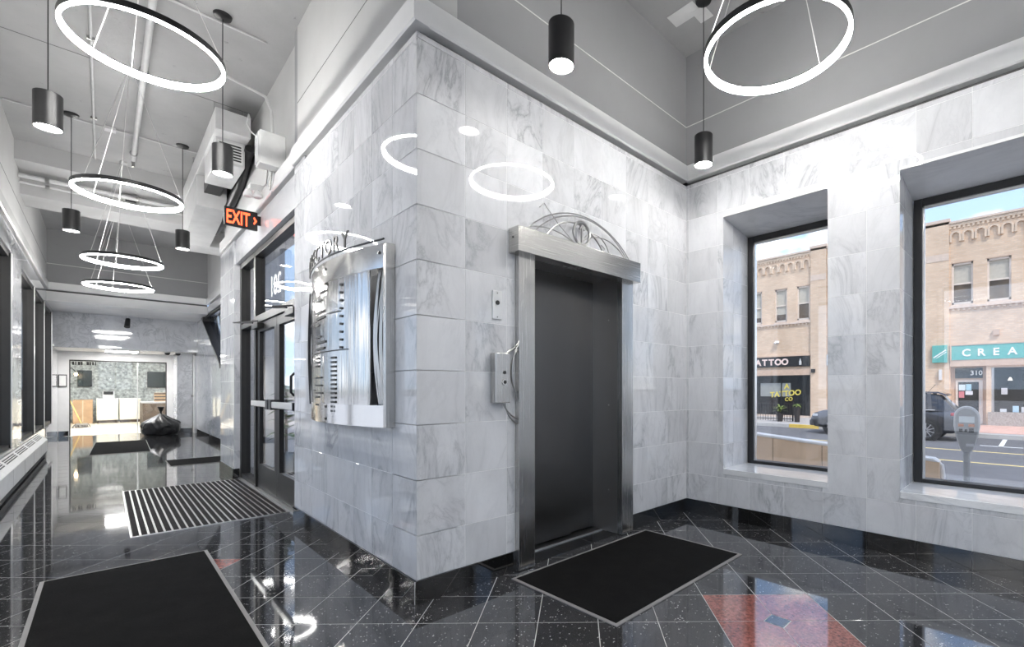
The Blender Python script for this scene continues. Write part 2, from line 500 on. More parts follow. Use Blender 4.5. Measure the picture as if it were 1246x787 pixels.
me = MB().prism([(dd-.004, 0), (0, dd-.004), (-dd+.004, 0), (0, -dd+.004)], 'z', -.004, 0)
for (mu, mv) in motifs:
    o = me.build('diamond_floor_tile', GRANITE, floor, local=True)
    M = Matrix((DU, -DV, DU.cross(-DV))).transposed().to_4x4(); M.translation = uv2w(mu, mv); o.matrix_local = M

# ---------------------------------------------------------------- ceiling
cl = MB().box(LX-.3, 4.55, YB-.2, 4.8, H, H+.3).box(LX-.3, 1.56, 4.8, 8.44, H, H+.3).box(LX-.3, RX+.25, 8.44, 17.6, H, H+.3)
ceiling = struct('ceiling', cl, CEIL, 'exposed grey concrete ceiling with patches and conduits')
for y in (3.55, 6.6):
    MB().box(LX, CX if y > EY else WX, y-.004, y+.004, H-.0015, H+.01).build('ceiling_joint', JOINT_D, ceiling)
MB().box(3.40, 3.55, 2.05, 2.30, H-.002, H+.01).box(3.50, 3.66, 2.0, 2.12, H-.003, H+.01).build('white_patch', WHITE, ceiling)

# ---------------------------------------------------------------- elevator wall (back)
EO = (2.0, 2.912, 0, 2.085)                     # elevator opening
wb = MB().slab('y', EY+.0016, EY+.30, CX+.0016, 4.45, -.02, CB, [(EO[0]-.03, EO[1]+.03, -.1, EO[3]+.03)])
wall_back = struct('wall_back', wb, GROUT_W, 'white marble wall around the elevator doorway')
tile_wall('marble_tile', wall_back, MARBLE, (0, EY, 0), (1,0,0), (0,0,1), seams(CX, WX, CX, .3035), Z_SEAMS, [(1.865, 3.055, 0, 2.23)])
MB().box(CX+.25, 4.45, EY, EY+.3, CT, H).build('upper_wall', PAINT, wall_back)
MB().box(CX, WX, EY-.0012, EY, 3.716, 3.724).build('plaster_joint', JOINT, wall_back)
# shaft behind, closed
MB().slab('y', 4.5, 4.8, CX+.0016, 4.45, -.02, H).box(4.15, 4.45, EY, 4.8, -.02, H).build('shaft_wall', PAINT, wall_back)

# ---------------------------------------------------------------- directory wall (right side of the corridor)
wc = MB().box(CX+.0016, CX+.25, EY+.0016, 4.80, -.02, CB)
wall_dir = struct('wall_corridor', wc, GROUT_W, 'white marble wall carrying the steel directory')
tile_wall('marble_tile', wall_dir, MARBLE, (CX, 0, 0), (0,-1,0), (0,0,1), [-q for q in reversed(seams(EY, 4.80, EY, .3085))], Z_SEAMS)
MB().box(CX, CX+.25, EY, 4.71, CT, H).box(CX+.05, CX+.3, 4.71, 8.64, CT, H).build('upper_wall', PAINT_LIT, wall_dir)
MB().box(CX-.001, CX+.02, EY, 4.71, 3.717, 3.723).build('dark_joint', JOINT_D, wall_dir)

# ---------------------------------------------------------------- window wall (right)
W1 = (1.173, 2.054, .425, 2.75); W2 = (-.20, .699, .425, 2.735); W3 = (-2.2, -.85, .425, 2.735)
wr = MB().slab('x', WX+.0016, WX+.62, YB, EY+.3, -.02, CB, [(h[0]-.0016, h[1]+.0016, h[2], h[3]) for h in (W1, W2, W3)])
wall_right = struct('wall_right', wr, GROUT_W, 'white marble wall with deep window openings to the street')
us = [-q for q in reversed(seams(-1.6, EY, 2.112-6*.3015, .3015))]
tile_wall('marble_tile', wall_right, MARBLE, (WX, 0, 0), (0,-1,0), (0,0,1), us, Z_SEAMS,
          [(-h[1], -h[0], h[2], h[3]) for h in (W1, W2, W3)])
MB().box(WX+.001, WX+.02, YB, -1.6, .127, CB).build('marble_field', MARBLE, wall_right)
MB().box(WX, WX+.62, YB, EY, CT, H).box(WX+.05, WX+.62, YB, EY, CB, CT).build('upper_wall', PAINT, wall_right)
MB().box(WX-.0012, WX, YB, EY, 3.715, 3.723).build('plaster_joint', JOINT, wall_right)
FX = 4.43                                        # plane of the window frames
for w in (W1, W2):
    for (yy, s) in ((w[1], -1), (w[0], 1)):      # jambs: u runs along x
        u = (1,0,0) if s < 0 else (-1,0,0)
        ex = [WX, 4.135, FX+.02] if s < 0 else [-(FX+.02), -4.135, -WX]
        tile_wall('marble_tile', wall_right, MARBLE, (0, yy - s*.0 , 0), u, (0,0,1), ex, seams(w[2]+.03, w[3], .372, T))
    # sill slab and head
    MB().box(WX-.004, FX+.02, w[0], w[1], w[2]-.02, w[2]+.03).build('sill_slab', MARBLE_DAYLIT, wall_right, bevel=.003)
    hb = MB()
    hb.prism([(WX-.001, w[3]), (FX+.02, w[3]-.075), (FX+.02, w[3]+.02), (WX-.001, w[3]+.02)], 'y', w[0], w[1])
    hb.build('head_slab', MARBLE_DAYLIT, wall_right)

# ---------------------------------------------------------------- cornice
def cornice(name, label, segs):
    mb = MB()
    for (axis, c, sgn, a0, a1) in segs:
        # profile towards the room: d = projection, z
        pr = [(.06, CB+.034), (-.020, CB+.036), (-.030, CB+.046), (-.030, CT), (.06, CT)]
        if axis == 'x': mb.prism([(c + sgn*d, z) for d, z in pr], 'y', a0, a1)
        else: mb.prism([(c + sgn*d, z) for d, z in pr], 'x', a0, a1)
    # prism(axis y) takes (x,z); prism(axis x) takes (y,z)
    r = struct(name, mb, MARBLE_CORN, label)
    for (axis, c, sgn, a0, a1) in segs:            # dark strip that paints the shade into the groove
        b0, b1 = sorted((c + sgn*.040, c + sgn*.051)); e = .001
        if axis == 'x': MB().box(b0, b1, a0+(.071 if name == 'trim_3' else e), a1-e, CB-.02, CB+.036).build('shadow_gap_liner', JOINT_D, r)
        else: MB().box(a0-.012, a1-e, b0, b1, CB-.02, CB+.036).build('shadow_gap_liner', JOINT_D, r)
    return r
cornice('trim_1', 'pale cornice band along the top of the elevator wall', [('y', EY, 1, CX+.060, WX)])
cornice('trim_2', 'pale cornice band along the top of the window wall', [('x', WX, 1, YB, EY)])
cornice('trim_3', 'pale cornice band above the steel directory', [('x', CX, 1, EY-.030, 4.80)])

# ---------------------------------------------------------------- baseboards
def base_run(name, label, axis, c, sgn, cuts):
    """axis: plane axis, tiles stand proud of the wall by 12 mm towards sgn"""
    mb = MB()
    if axis == 'y': mb.box(cuts[0], cuts[-1], c, c+sgn*.003, 0, BASE_Z-.003)
    else: mb.box(c, c+sgn*.003, cuts[0], cuts[-1], 0, BASE_Z-.003)
    b = struct(name, mb, GROUT_F, label)
    for a0, a1 in zip(cuts[:-1], cuts[1:]):
        q = MB()
        if axis == 'y': q.box(a0+.0012, a1-.0012, c, c+sgn*.012, .001, BASE_Z)
        else: q.box(c, c+sgn*.012, a0+.0012, a1-.0012, .001, BASE_Z)
        q.build('baseboard_tile', GRANITE_B, b)
base_run('baseboard_back', 'black granite baseboard left of the elevator', 'y', EY, -1, [CX-.012, 1.499, 1.803, 1.868])
base_run('baseboard_back_right', 'black granite baseboard right of the elevator', 'y', EY, -1, [3.055, 3.32, 3.62, WX-.012])
base_run('baseboard_right', 'black granite baseboard under the street windows', 'x', WX, -1, seams(YB, EY, 2.112-6*.3015, .3015))
base_run('baseboard_corridor', 'black granite baseboard below the steel directory', 'x', CX, -1, seams(EY, 4.80, EY, .3085))

# ---------------------------------------------------------------- street windows
def street_window(name, label, w):
    fr = MB()
    y0, y1, z0, z1 = w[0]+.004, w[1]-.004, w[2]+.03, w[3]-.075
    t = .055
    r = struct(name, MB().box(FX+.075, FX+.10, y0, y1, z0, z0+.03), BLACK, label)
    for (a, b, c, d) in ((y0, y0+t, z0, z1), (y1-t, y1, z0, z1)): MB().box(FX, FX+.08, a, b, c, d).build('frame_stile', BLACK, r, bevel=.004)
    for (c, d) in ((z0, z0+.03), (z1-t, z1)): MB().box(FX, FX+.08, y0+t, y1-t, c, d).build('frame_rail', BLACK, r, bevel=.004)
    g = MB()
    for (a, b, c, d) in ((y0+t, y0+t+.012, z0+.03, z1-t), (y1-t-.012, y1-t, z0+.03, z1-t)): g.box(FX+.02, FX+.06, a, b, c, d)
    g.box(FX+.02, FX+.06, y0+t, y1-t, z1-t-.014, z1-t)
    g.build('gasket_bead', ALU, r)
    MB().box(FX+.035, FX+.040, y0+t, y1-t, z0+.03, z1-t).build('glass_pane', GLASS, r)
    MB().box(FX+.056, FX+.060, y0+t, y1-t, z0+.03, z1-t).build('glass_pane', GLASS, r)
    return r
street_window('window_1', 'tall black framed window with the tattoo shop beyond it', W1)
street_window('window_2', 'black framed window with the parking meter beyond it', W2)
street_window('window_3', 'black framed window farther along the street wall', W3)

# ---------------------------------------------------------------- left wall with dark windows
LW = [(10.2, 15.65), (2.0, 9.25), (-2.8, 1.2)]
wl = MB().slab('x', LX, LX-.26, YB, 17.6, -.02, CB, [(a, b, .445, 2.88) for a, b in LW])
wall_left = struct('wall_left', wl, MARBLE, 'pale marble wall with dark windows along the corridor')
MB().box(LX, LX-.26, YB, 17.6, CT, H).box(LX-.05, LX-.26, YB, 17.6, CB, CT).build('upper_wall', PAINT_LIT, wall_left)
MB().box(LX-.001, LX+.0012, YB, 14.2, 3.70, 3.708).build('dark_joint', JOINT_D, wall_left)
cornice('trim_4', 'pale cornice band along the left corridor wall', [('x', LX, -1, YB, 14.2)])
MB().box(-3.3, LX-.26, YB-.3, 17.6, 3.3, 3.5).build('outer_canopy', PAINT_LIT, wall_left)  # unseen slab added to keep sun out of the left windows
for k, (a, b) in enumerate(LW):
    r = struct('window_%d' % (k+4), MB().box(LX-.125, LX-.005, a+.001, a+.05, .446, 2.879), BRONZE,
               ('dark window farthest down the left corridor wall', 'dark window beside the baseboard heater', 'dark window on the left wall nearest the entrance hall')[k])
    ys = []
    y = b - .05
    while y > a + .3: ys.append(y); y -= 1.83
    for y in ys:
        mu = MB().box(LX-.125, LX-.005, y-.025, y+.045, .446, 2.879).build('mullion', BRONZE, r)
        MB().box(LX-.005, LX+.004, y-.022, y+.042, .446, 2.879).build('mullion_cap', ALU, mu)
    MB().box(LX-.125, LX-.02, a+.05, b-.005, .446, .49).build('sill_rail', BRONZE, r)
    MB().box(LX-.125, LX-.02, a+.05, b-.005, 2.83, 2.879).build('head_rail', BRONZE, r)
    MB().box(LX-.08, LX-.074, a+.05, b-.005, .49, 2.83).build('glass_pane', GLASS, r)
    MB().box(LX-.01, LX+.02, a-.02, b+.02, .425, .445).build('sill_slab', MARBLE_DAYLIT, r)

# ---------------------------------------------------------------- wall behind the camera, glazed
BW = [(-.3, 1.2, .3, 2.9), (1.7, 3.4, .3, 2.9)]
wf = MB().slab('y', YB, YB-.3, LX-.3, WX+.62, -.02, H, BW)
MB().box(LX-.3, WX+.62, YB-2.6, YB-.3, 3.3, 3.5).build('outer_canopy', PAINT_LIT, wall_left)  # unseen slab added to keep sun out of the rear windows
wall_front = struct('wall_front', wf, MARBLE, 'white marble wall behind the viewer with two street windows')
for (a, b, c, d) in BW:
    q = MB()
    for bx_ in ((a, a+.06, c, d), (b-.06, b, c, d), (a, b, c, c+.06), (a, b, d-.06, d), ((a+b)/2-.03, (a+b)/2+.03, c, d)): q.box(bx_[0], bx_[1], YB-.2, YB-.1, bx_[2], bx_[3])
    q.build('window_frame', BLACK, wall_front)
    MB().box(a, b, YB-.155, YB-.15, c, d).build('glass_pane', GLASS, wall_front)

# ---------------------------------------------------------------- entrance doors in the corridor
eh = MB().box(CX+.02, CX+.32, 4.80, 7.62, 2.84, CB)
hd = struct('wall_header', eh, MARBLE, 'marble header above the glass entrance doors')
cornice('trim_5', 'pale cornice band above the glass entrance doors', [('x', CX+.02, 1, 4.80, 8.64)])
# pier beyond the doors
pr = MB().box(CX+.0016, CX+.32, 7.62+.0016, 8.64, -.02, CB)
pier = struct('wall_pier', pr, GROUT_W, 'narrow marble pier beyond the entrance doors')
tile_wall('marble_tile', pier, MARBLE, (CX, 0, 0), (0,-1,0), (0,0,1), [-8.64, -8.30, -7.96, -7.62], Z_SEAMS)
tile_wall('marble_tile', pier, MARBLE, (0, 7.62, 0), (1,0,0), (0,0,1), [CX, CX+.30], Z_SEAMS)
base_run('baseboard_pier', 'black granite baseboard of the marble pier beyond the doors', 'x', CX, -1, [7.61, 7.95, 8.30, 8.64])
MB().box(CX-.012, CX+.06, 7.608, 7.62, .001, BASE_Z).build('baseboard_return', GRANITE_B, pier)

DX = 1.26                                        # front of the door frame
en = struct('door_1', MB().box(DX-.02, DX+.12, 4.82, 7.6, 0, .012), ALU, 'glazed double entrance doors with push bars and a transom')
def fpart(nm, y0, y1, z0, z1, x0=DX, x1=DX+.10): return MB().box(x0, x1, y0, y1, z0, z1).build(nm, BRONZE, en, bevel=.003)
fpart('frame_post', 4.815, 4.90, .012, 2.835); fpart('frame_post', 6.70, 6.79, .012, 2.835); fpart('frame_post', 7.52, 7.605, .012, 2.835)
fpart('frame_header', 4.90, 7.52, 2.77, 2.835); fpart('transom_bar', 4.90, 6.70, 1.965, 2.05); fpart('sidelight_bar', 6.79, 7.52, 1.965, 2.03)
MB().box(DX+.05, DX+.056, 4.90, 6.70, 2.05, 2.77).build('transom_glass', GLASS_E, en)
MB().box(DX+.05, DX+.056, 6.79, 7.52, .07, 1.965).build('sidelight_glass', GLASS_E, en)
MB().box(DX+.05, DX+.056, 6.79, 7.52, 2.03, 2.77).build('sidelight_glass', GLASS_E, en)
fpart('sidelight_sill', 6.79, 7.52, .012, .07)
for (y0, y1, hinge) in ((4.905, 5.797, 0), (5.803, 6.695, 1)):
    st_, bt = .10, .30
    d = MB().box(DX+.02, DX+.065, y0, y1, .018, bt).build('door_leaf', BRONZE, en, bevel=.003)
    for (a, b) in ((y0, y0+st_), (y1-st_, y1)): MB().box(DX+.02, DX+.065, a, b, bt, 1.96).build('stile', BRONZE, d)
    MB().box(DX+.02, DX+.065, y0+st_, y1-st_, 1.86, 1.96).build('top_rail', BRONZE, d)
    MB().box(DX+.040, DX+.046, y0+st_, y1-st_, bt, 1.86).build('glass_pane', GLASS_E, d)
    pb = MB().box(DX-.055, DX-.015, y0+.04, y1-.04, .985, 1.05).build('push_bar', ALU, d, bevel=.008)
    hy_ = y1-.11 if hinge == 0 else y0+.02
    MB().box(DX-.062, DX+.02, hy_, hy_+.10, .965, 1.07).build('latch_case', BLACK, d, bevel=.006)
    MB().box(DX-.05, DX+.02, (y0 if hinge == 0 else y1-.06)+.02, (y0 if hinge == 0 else y1-.06)+.06, .98, 1.055).build('bar_end_case', BLACK, d, bevel=.006)
    cy = y1-.32 if hinge else y0+.02
    cb = MB().box(DX-.045, DX+.02, cy, cy+.30, 1.885, 1.945).build('door_closer', BRONZE, d, bevel=.006)
    pv = (DX-.06, cy+.15, 1.95)
    el = (DX-.20, cy+.42 if hinge else cy+.36, 1.965)
    MB().tube([pv, el], .009, 6).build('closer_arm', BLACK, d)
    MB().tube([el, (DX+.0, cy+.20, 1.985)], .008, 6).build('closer_arm', BLACK, d)
MB().tube([(DX-.02, 4.98, 1.12), (DX-.05, 4.97, 1.15), (DX-.05, 4.97, 1.30), (DX-.02, 4.98, 1.33)], .012, 8).build('pull_handle', BLACK, en, smooth=True)
text('street_number', '201', .32, (DX+.047, 5.74, 2.22), (0,1,0), (0,0,1), WHITE, en, .001)

# ---------------------------------------------------------------- far right wall, beam, vestibule
TW = [(12.3, 14.95)]
wq = MB().slab('x', RX, RX+.25, 8.64, 17.6, -.02, CB, [(12.3, 15.0, 1.2, 2.99)])
wall_far_right = struct('wall_far_right', wq, MARBLE, 'polished marble wall far down the corridor on the right')
# below the raking window edge the wall is filled
MB().prism([(12.3, 1.2), (12.3, 1.62), (12.62, 1.80), (14.8, 2.84), (15.0, 2.93), (15.0, 1.2)], 'x', RX, RX+.25).build('wall_infill', MARBLE, wall_far_right)
MB().prism([(12.3, 1.62), (12.62, 1.80), (14.8, 2.84), (15.0, 2.93), (15.0, 2.99), (14.72, 2.99), (14.72, 2.86), (12.62, 1.87), (12.3, 1.70)], 'x', RX-.03, RX+.20).build('raking_frame', BRONZE, wall_far_right)
MB().box(RX+.02, RX+.06, 12.3, 14.75, 2.93, 2.99).build('window_head', BRONZE, wall_far_right)
MB().box(RX+.10, RX+.106, 12.3, 14.75, 1.6, 2.95).build('glass_pane', GLASS, wall_far_right)
for q in range(3): MB().cyl((RX+.16, 13.2+q*.5, 2.95), (RX+.16, 12.5+q*.5, 1.8), .02, n=8).build('window_bar', BRONZE, wall_far_right)
MB().box(RX, RX+.25, 8.64, 14.2, CT, H).build('upper_wall', PAINT_LIT, wall_far_right)
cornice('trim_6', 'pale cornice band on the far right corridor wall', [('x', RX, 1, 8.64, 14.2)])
base_run('baseboard_far_right', 'black granite baseboard of the far right corridor wall', 'x', RX, -1, seams(8.64, 16.2, 8.64, T*2))
# return of the pier
MB().box(CX+.32, RX+.25, 8.44, 8.64, -.02, H).build('pier_return', plain('return_stone', (.74, .73, .71), .7), pier)

fb = MB().box(LX, RX, 14.2, 16.0, 2.96, CB)
struct('trim_7', fb, MARBLE_CORN, 'deep pale marble beam across the end of the corridor')
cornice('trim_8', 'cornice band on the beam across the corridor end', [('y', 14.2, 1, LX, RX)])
ub = struct('wall_far_upper', MB().box(LX, RX+.25, 14.2, 14.4, CT, H), PAINT, 'grey painted wall above the far beam')
MB().box(LX, RX, 14.197, 14.2, 3.70, 3.712).build('plaster_joint', JOINT, ub)
struct('wall_far_marble', MB().box(LX, RX, 16.0, 16.15, 2.15, 2.98), MARBLE, 'glossy marble face above the far vestibule')
struct('ceiling_vestibule', MB().box(LX, RX, 16.15, 17.5, 2.15, 2.3), plain('vestibule_white', (.76, .76, .75), .6, var=.03), 'low white ceiling of the far vestibule')
wv = MB().slab('y', 17.5, 17.65, -1.3, 2.3, -.02, 2.8, [(-.62, 1.22, 0, 1.93)])
wall_far = struct('wall_far', wv, plain('far_wall_white', (.72, .72, .72), .4, var=.03), 'white end wall around the shop front opening')
base_run('baseboard_far', 'short black baseboard left of the shop front', 'y', 17.5, -1, [LX+.01, -.63])
struct('wall_far_pillar', MB().box(1.36, 1.68, 16.55, 17.5, 0, 2.15), MARBLE, 'square marble pillar right of the shop front')
base_run('baseboard_pillar', 'black baseboard at the foot of the far marble pillar', 'y', 16.55, -1, [1.37, 1.67])
dr = struct('door_2', MB().box(RX-.03, RX-.002, 16.25, 17.25, 0, 2.08), WHITE, 'white service door by the far pillar')
MB().box(RX-.04, RX-.0, 16.2, 16.25, 0, 2.12).box(RX-.04, RX-.0, 17.25, 17.3, 0, 2.12).box(RX-.04, RX-.0, 16.2, 17.3, 2.08, 2.12).build('door_casing', WHITE, dr)
MB().cyl((RX-.03, 16.34, 1.0), (RX-.08, 16.34, 1.0), .022, n=12).cyl((RX-.08, 16.34, 1.0), (RX-.09, 16.34, 1.0), .03, n=12).build('door_knob', STEEL_P, dr)

# ceiling beams across the corridor
struct('trim_9', MB().box(LX, CX+.3, 9.42, 10.65, 4.15, H), BEAM, 'shallow concrete ceiling beam across the corridor')
struct('trim_10', MB().box(LX, RX, 10.02, 10.65, 3.87, 4.15), BEAM, 'deeper concrete ceiling beam behind the pipes')
# ================================================================== elevator
ev = thing('elevator_doorway', (2.456, EY, 0), 'brushed steel elevator doorway with dark doors and scroll ornament', 'elevator')
# surround: two jambs with returns, header
for (x0, x1, inn) in ((1.868, 2.0, 1), (2.912, 3.052, -1)):
    MB().box(x0, x1, EY-.045, EY+.008, .004, 2.085).build('jamb', STEEL, ev, bevel=.002)
xi = EO[0]; MB().box(xi-.02, xi, EY+.008, EY+.300, .004, 2.085).build('reveal', STEEL_R, ev)
xi = EO[1]; rv = MB().box(xi, xi+.02, EY+.008, EY+.300, .004, 2.085).build('reveal', STEEL_R, ev)
for z in (.35, 1.05, 1.75):
    MB().cyl((xi-.004, EY+.10, z), (xi, EY+.10, z), .006, n=10).build('rivet', ALU, rv)
MB().box(EO[0], EO[1], EY+.008, EY+.300, 2.085, 2.105).build('reveal_head', STEEL_R, ev)
hdm = MB().box(1.815, 3.075, EY-.105, EY-.001, 2.055, 2.215).build('header', STEEL_H, ev, bevel=.002)
MB().cyl((1.8145, EY-.05, 2.15), (1.812, EY-.05, 2.15), .006, n=10).build('rivet', INK, hdm)
# sliding door panels
MB().box(EO[0]-.02, 2.63, EY+.255, EY+.272, .014, 2.085).build('door_panel', STEEL_DK, ev)
MB().box(2.58, EO[1]+.02, EY+.280, EY+.296, .014, 2.085).build('door_panel', STEEL_DK, ev)
MB().box(EO[0]-.02, EO[1]+.02, EY+.170, EY+.182, .0005, .010).build('sill_strip', ALU, ev)
MB().box(EO[0]-.02, EO[1]+.02, EY+.182, EY+.30, .0005, .006).build('sill_track', STEEL_DK, ev)
for (a, b) in ((EO[0], 2.31), (2.312, 2.62), (2.622, EO[1])):
    MB().box(a+.001, b-.001, EY+.0, EY+.168, -.003, .0015).build('threshold_tile', GRANITE_B, ev)
# closing box behind doors
MB().box(EO[0]-.029, EO[1]+.029, EY+.305, EY+.32, 0, 2.11).build('back_plate', INK, ev)
# scroll ornament over the header
orn = MB().tube([(1.90, EY-.03, 2.218), (3.03, EY-.03, 2.218)], .006, 6).build('scroll_ornament', WIRE, ev)
YO = EY-.035
def arc3(p0, pm, p1, n=22):
    (x0, z0), (x1, z1), (x2, z2) = p0, pm, p1
    d = 2*(x0*(z1-z2)+x1*(z2-z0)+x2*(z0-z1))
    ux = ((x0*x0+z0*z0)*(z1-z2)+(x1*x1+z1*z1)*(z2-z0)+(x2*x2+z2*z2)*(z0-z1))/d
    uz = ((x0*x0+z0*z0)*(x2-x1)+(x1*x1+z1*z1)*(x0-x2)+(x2*x2+z2*z2)*(x1-x0))/d
    r = math.hypot(x0-ux, z0-uz); a = [math.atan2(z-uz, x-ux) for x, z in (p0, pm, p1)]
    while a[1]-a[0] > math.pi: a[1] -= 2*math.pi
    while a[1]-a[0] < -math.pi: a[1] += 2*math.pi
    while a[2]-a[1] > math.pi: a[2] -= 2*math.pi
    while a[2]-a[1] < -math.pi: a[2] += 2*math.pi
    return [(ux+r*math.cos(a[0]+(a[2]-a[0])*i/n), uz+r*math.sin(a[0]+(a[2]-a[0])*i/n)) for i in range(n+1)]
def wire(pts, parent, r=.0045, y=YO, nm='wire'):
    MB().tube([(x, y, z) for x, z in pts], r, 6).build(nm, WIRE, parent, smooth=True)
HZ = 2.216
wire(arc3((1.92, HZ), (2.40, 2.455), (3.04, HZ)), orn)
wire(arc3((2.0, HZ+.02), (2.46, 2.440), (2.985, HZ)), orn, y=YO-.012)
wire(arc3((1.88, HZ), (2.10, 2.285), (2.42, HZ)), orn)
wire(arc3((2.10, HZ), (2.36, 2.385), (2.70, HZ)), orn, r=.006)
wire(arc3((2.40, HZ), (2.70, 2.345), (2.98, HZ)), orn)
wire(arc3((2.45, HZ), (2.62, 2.36), (2.78, HZ)), orn, y=YO+.012)
wire([(2.10, 2.44), (2.22, 2.34), (2.42, HZ)], orn, r=.0028)
wire([(2.05, 2.41), (2.09, 2.45), (2.12, 2.42)], orn, r=.0035)
wire([(2.68, HZ), (2.71, 2.27), (2.67, 2.29)], orn, r=.0035)
cxo, czo, ro = 2.435, 2.318, .082
MB().tube([(cxo+ro*math.cos(t*math.pi/16), YO-.02, czo+ro*math.sin(t*math.pi/16)) for t in range(32)], .011, 8, closed=True).build('ornament_ring', WIRE, orn, smooth=True)
ar = MB().box(cxo-.007, cxo+.007, YO-.03, YO-.015, czo-.065, czo+.045)
ar.prism([(cxo-.03, czo+.030), (cxo, czo+.068), (cxo+.03, czo+.030), (cxo+.022, czo+.022), (cxo, czo+.05), (cxo-.022, czo+.022)], 'y', YO-.03, YO-.015)
ar.build('up_arrow', WIRE, orn)

# key switch plate
kp = thing('key_switch_plate', (1.725, EY, 1.71), 'small steel key switch plate with a black hole, above the call station', 'wall plate')
MB().box(1.69, 1.76, EY-.008, EY-.001, 1.62, 1.80).build('plate', ALU, kp, bevel=.002)
MB().cyl((1.725, EY-.013, 1.725), (1.725, EY-.007, 1.725), .014, n=18).build('keyhole', INK, kp)
for z in (1.635, 1.785): MB().cyl((1.725, EY-.010, z), (1.725, EY-.007, z), .004, n=8).build('screw', STEEL_DK, kp)
# call station with bent wires
cs = thing('call_station', (1.73, EY, 1.25), 'steel elevator call station with a round button and bent wires', 'call button')
MB().box(1.675, 1.785, EY-.06, EY-.001, 1.095, 1.405).build('housing', STEEL, cs, bevel=.003)
MB().cyl((1.742, EY-.064, 1.285), (1.742, EY-.058, 1.285), .011, n=16).build('upper_button', INK, cs)
b_ = MB().cyl((1.742, EY-.066, 1.225), (1.742, EY-.058, 1.225), .020, n=20).build('round_button', STEEL_P, cs)
MB().cyl((1.742, EY-.068, 1.225), (1.742, EY-.065, 1.225), .011, n=16).build('button_cap', INK, b_)
for dy in (0, .015):
    MB().tube([(x, EY-.04+dy, z) for x, z in arc3((1.875, 1.50-dy*3), (1.795, 1.42), (1.735+dy*2, 1.395))], .005, 6).build('wire', WIRE, cs, smooth=True)
    MB().tube([(x, EY-.04+dy, z) for x, z in arc3((1.872, 1.485-dy*3), (1.815, 1.30), (1.872, 1.10+dy*3))], .005, 6).build('wire', WIRE, cs, smooth=True)
    MB().tube([(x, EY-.04+dy, z) for x, z in arc3((1.74+dy*2, 1.10), (1.79, 1.03), (1.872, .985-dy*2))], .005, 6).build('wire', WIRE, cs, smooth=True)

# ================================================================== directory sign
dsg = thing('directory_sign', (CX, 3.45, 1.5), 'bowed stainless steel tenant directory with wire bundles on marble wall', 'sign')
DY0, DY1, DZ0, DZ1 = 2.745, 4.12, .965, 2.035
def bow(y):                                       # distance of the panel from the wall
    t = (y-DY0)/(DY1-DY0); return .050 + .105*math.sin(math.pi*min(1, max(0, t)))**.9
def bowed(y0, y1, z0, z1, dx=0.0, th=.006, n=28):
    mb = MB(); P = []
    for i in range(n+1):
        y = y0+(y1-y0)*i/n; x = CX-bow(y)-dx
        P += [(x, y, z0), (x, y, z1), (x+th, y, z0), (x+th, y, z1)]
    F = []
    for i in range(n):
        a, b = i*4, i*4+4
        F += [(a, a+1, b+1, b), (a+2, b+2, b+3, a+3), (a+1, a+3, b+3, b+1), (a, b, b+2, a+2)]
    F += [(0, 2, 3, 1), (n*4, n*4+1, n*4+3, n*4+2)]
    return mb.add(P, F)
BY = 2.875                                         # the open bay with wires ends here
pan = bowed(BY, DY1, DZ0, DZ1).build('curved_panel', STEEL_W, dsg, smooth=True)
bowed(DY0, DY1, DZ1-.14, DZ1, .006).build('top_band', STEEL_P, dsg, smooth=True)
bowed(DY0, DY1, DZ0-.01, DZ0+.12, .006).build('bottom_band', STEEL_P, dsg, smooth=True)
MB().box(CX-.058, CX-.001, DY0-.035, DY0, DZ0-.01, DZ1).build('side_box', STEEL, dsg, bevel=.002)
MB().box(CX-.02, CX-.001, DY0, BY+.05, DZ0, DZ1-.1).build('bay_back', BLACK, dsg)
MB().box(CX-.05, CX-.001, DY1-.01, DY1+.005, DZ0, DZ1).build('side_box', STEEL, dsg)
rs = random.Random(5)
for i in range(17):
    ya = rs.uniform(DY0+.015, BY-.01); yb_ = min(BY-.01, max(DY0+.02, ya+rs.uniform(-.09, .09))); ym = (ya+yb_)/2 + rs.uniform(-.05, .05)
    pts = []
    for k in range(13):
        t = k/12; y = (1-t)**2*ya + 2*t*(1-t)*ym + t*t*yb_
        y = min(BY+.0, max(DY0+.01, y))
        pts.append((CX-.03-.03*math.sin(math.pi*t)-rs.uniform(0, .001), y, DZ0+.11+t*(DZ1-.24-DZ0)))
    MB().tube(pts, .0042, 5).build('bay_wire', ALU, dsg, smooth=True)
for i, e in enumerate((.02, .045, .07)):          # bowed wires at the far edge
    pts = [(CX-.06+.02*i, DY1+.0+e*2.2*math.sin(math.pi*k/14), DZ0+.10+(DZ1-.2-DZ0)*k/14) for k in range(15)]
    MB().tube(pts, .006, 5).build('edge_wire', BLACK, dsg, smooth=True)
rail = MB().tube([(CX-bow(DY0-.02+(DY1+.02-DY0)*i/30)-.012, DY0-.02+(DY1+.02-DY0)*i/30, DZ1+.022) for i in range(31)], .006, 6).build('letter_rail', BLACK, dsg, smooth=True)
word = 'DIRECTORY'
for i, chx in enumerate(word):
    y = DY1-.06 - i*.118
    sl = (bow(y-.02)-bow(y+.02))/.04
    text('letter', chx, .15, (CX-bow(y)-.012, y, DZ1+.032), (-sl, -1, 0), (0,0,1), STEEL_DK, rail, .004, align='CENTER')
def strip(y0, y1, z, h, nm='listing_line', par=None):
    n = max(1, int((y1-y0)/.04))
    return bowed(y0, y1, z, z+h, .0062 if True else 0, .001, n=n).build(nm, INK, par or pan)
for z in (1.43, 1.66): strip(3.70 if z > 1.5 else 3.10, 4.06 if z > 1.5 else 3.85, z, .006, 'divider_line')
strip(3.20, 3.40, 1.68, .006, 'divider_line'); strip(3.85, 4.08, 1.42, .005, 'divider_line'); strip(3.75, 3.95, 1.17, .005, 'divider_line')
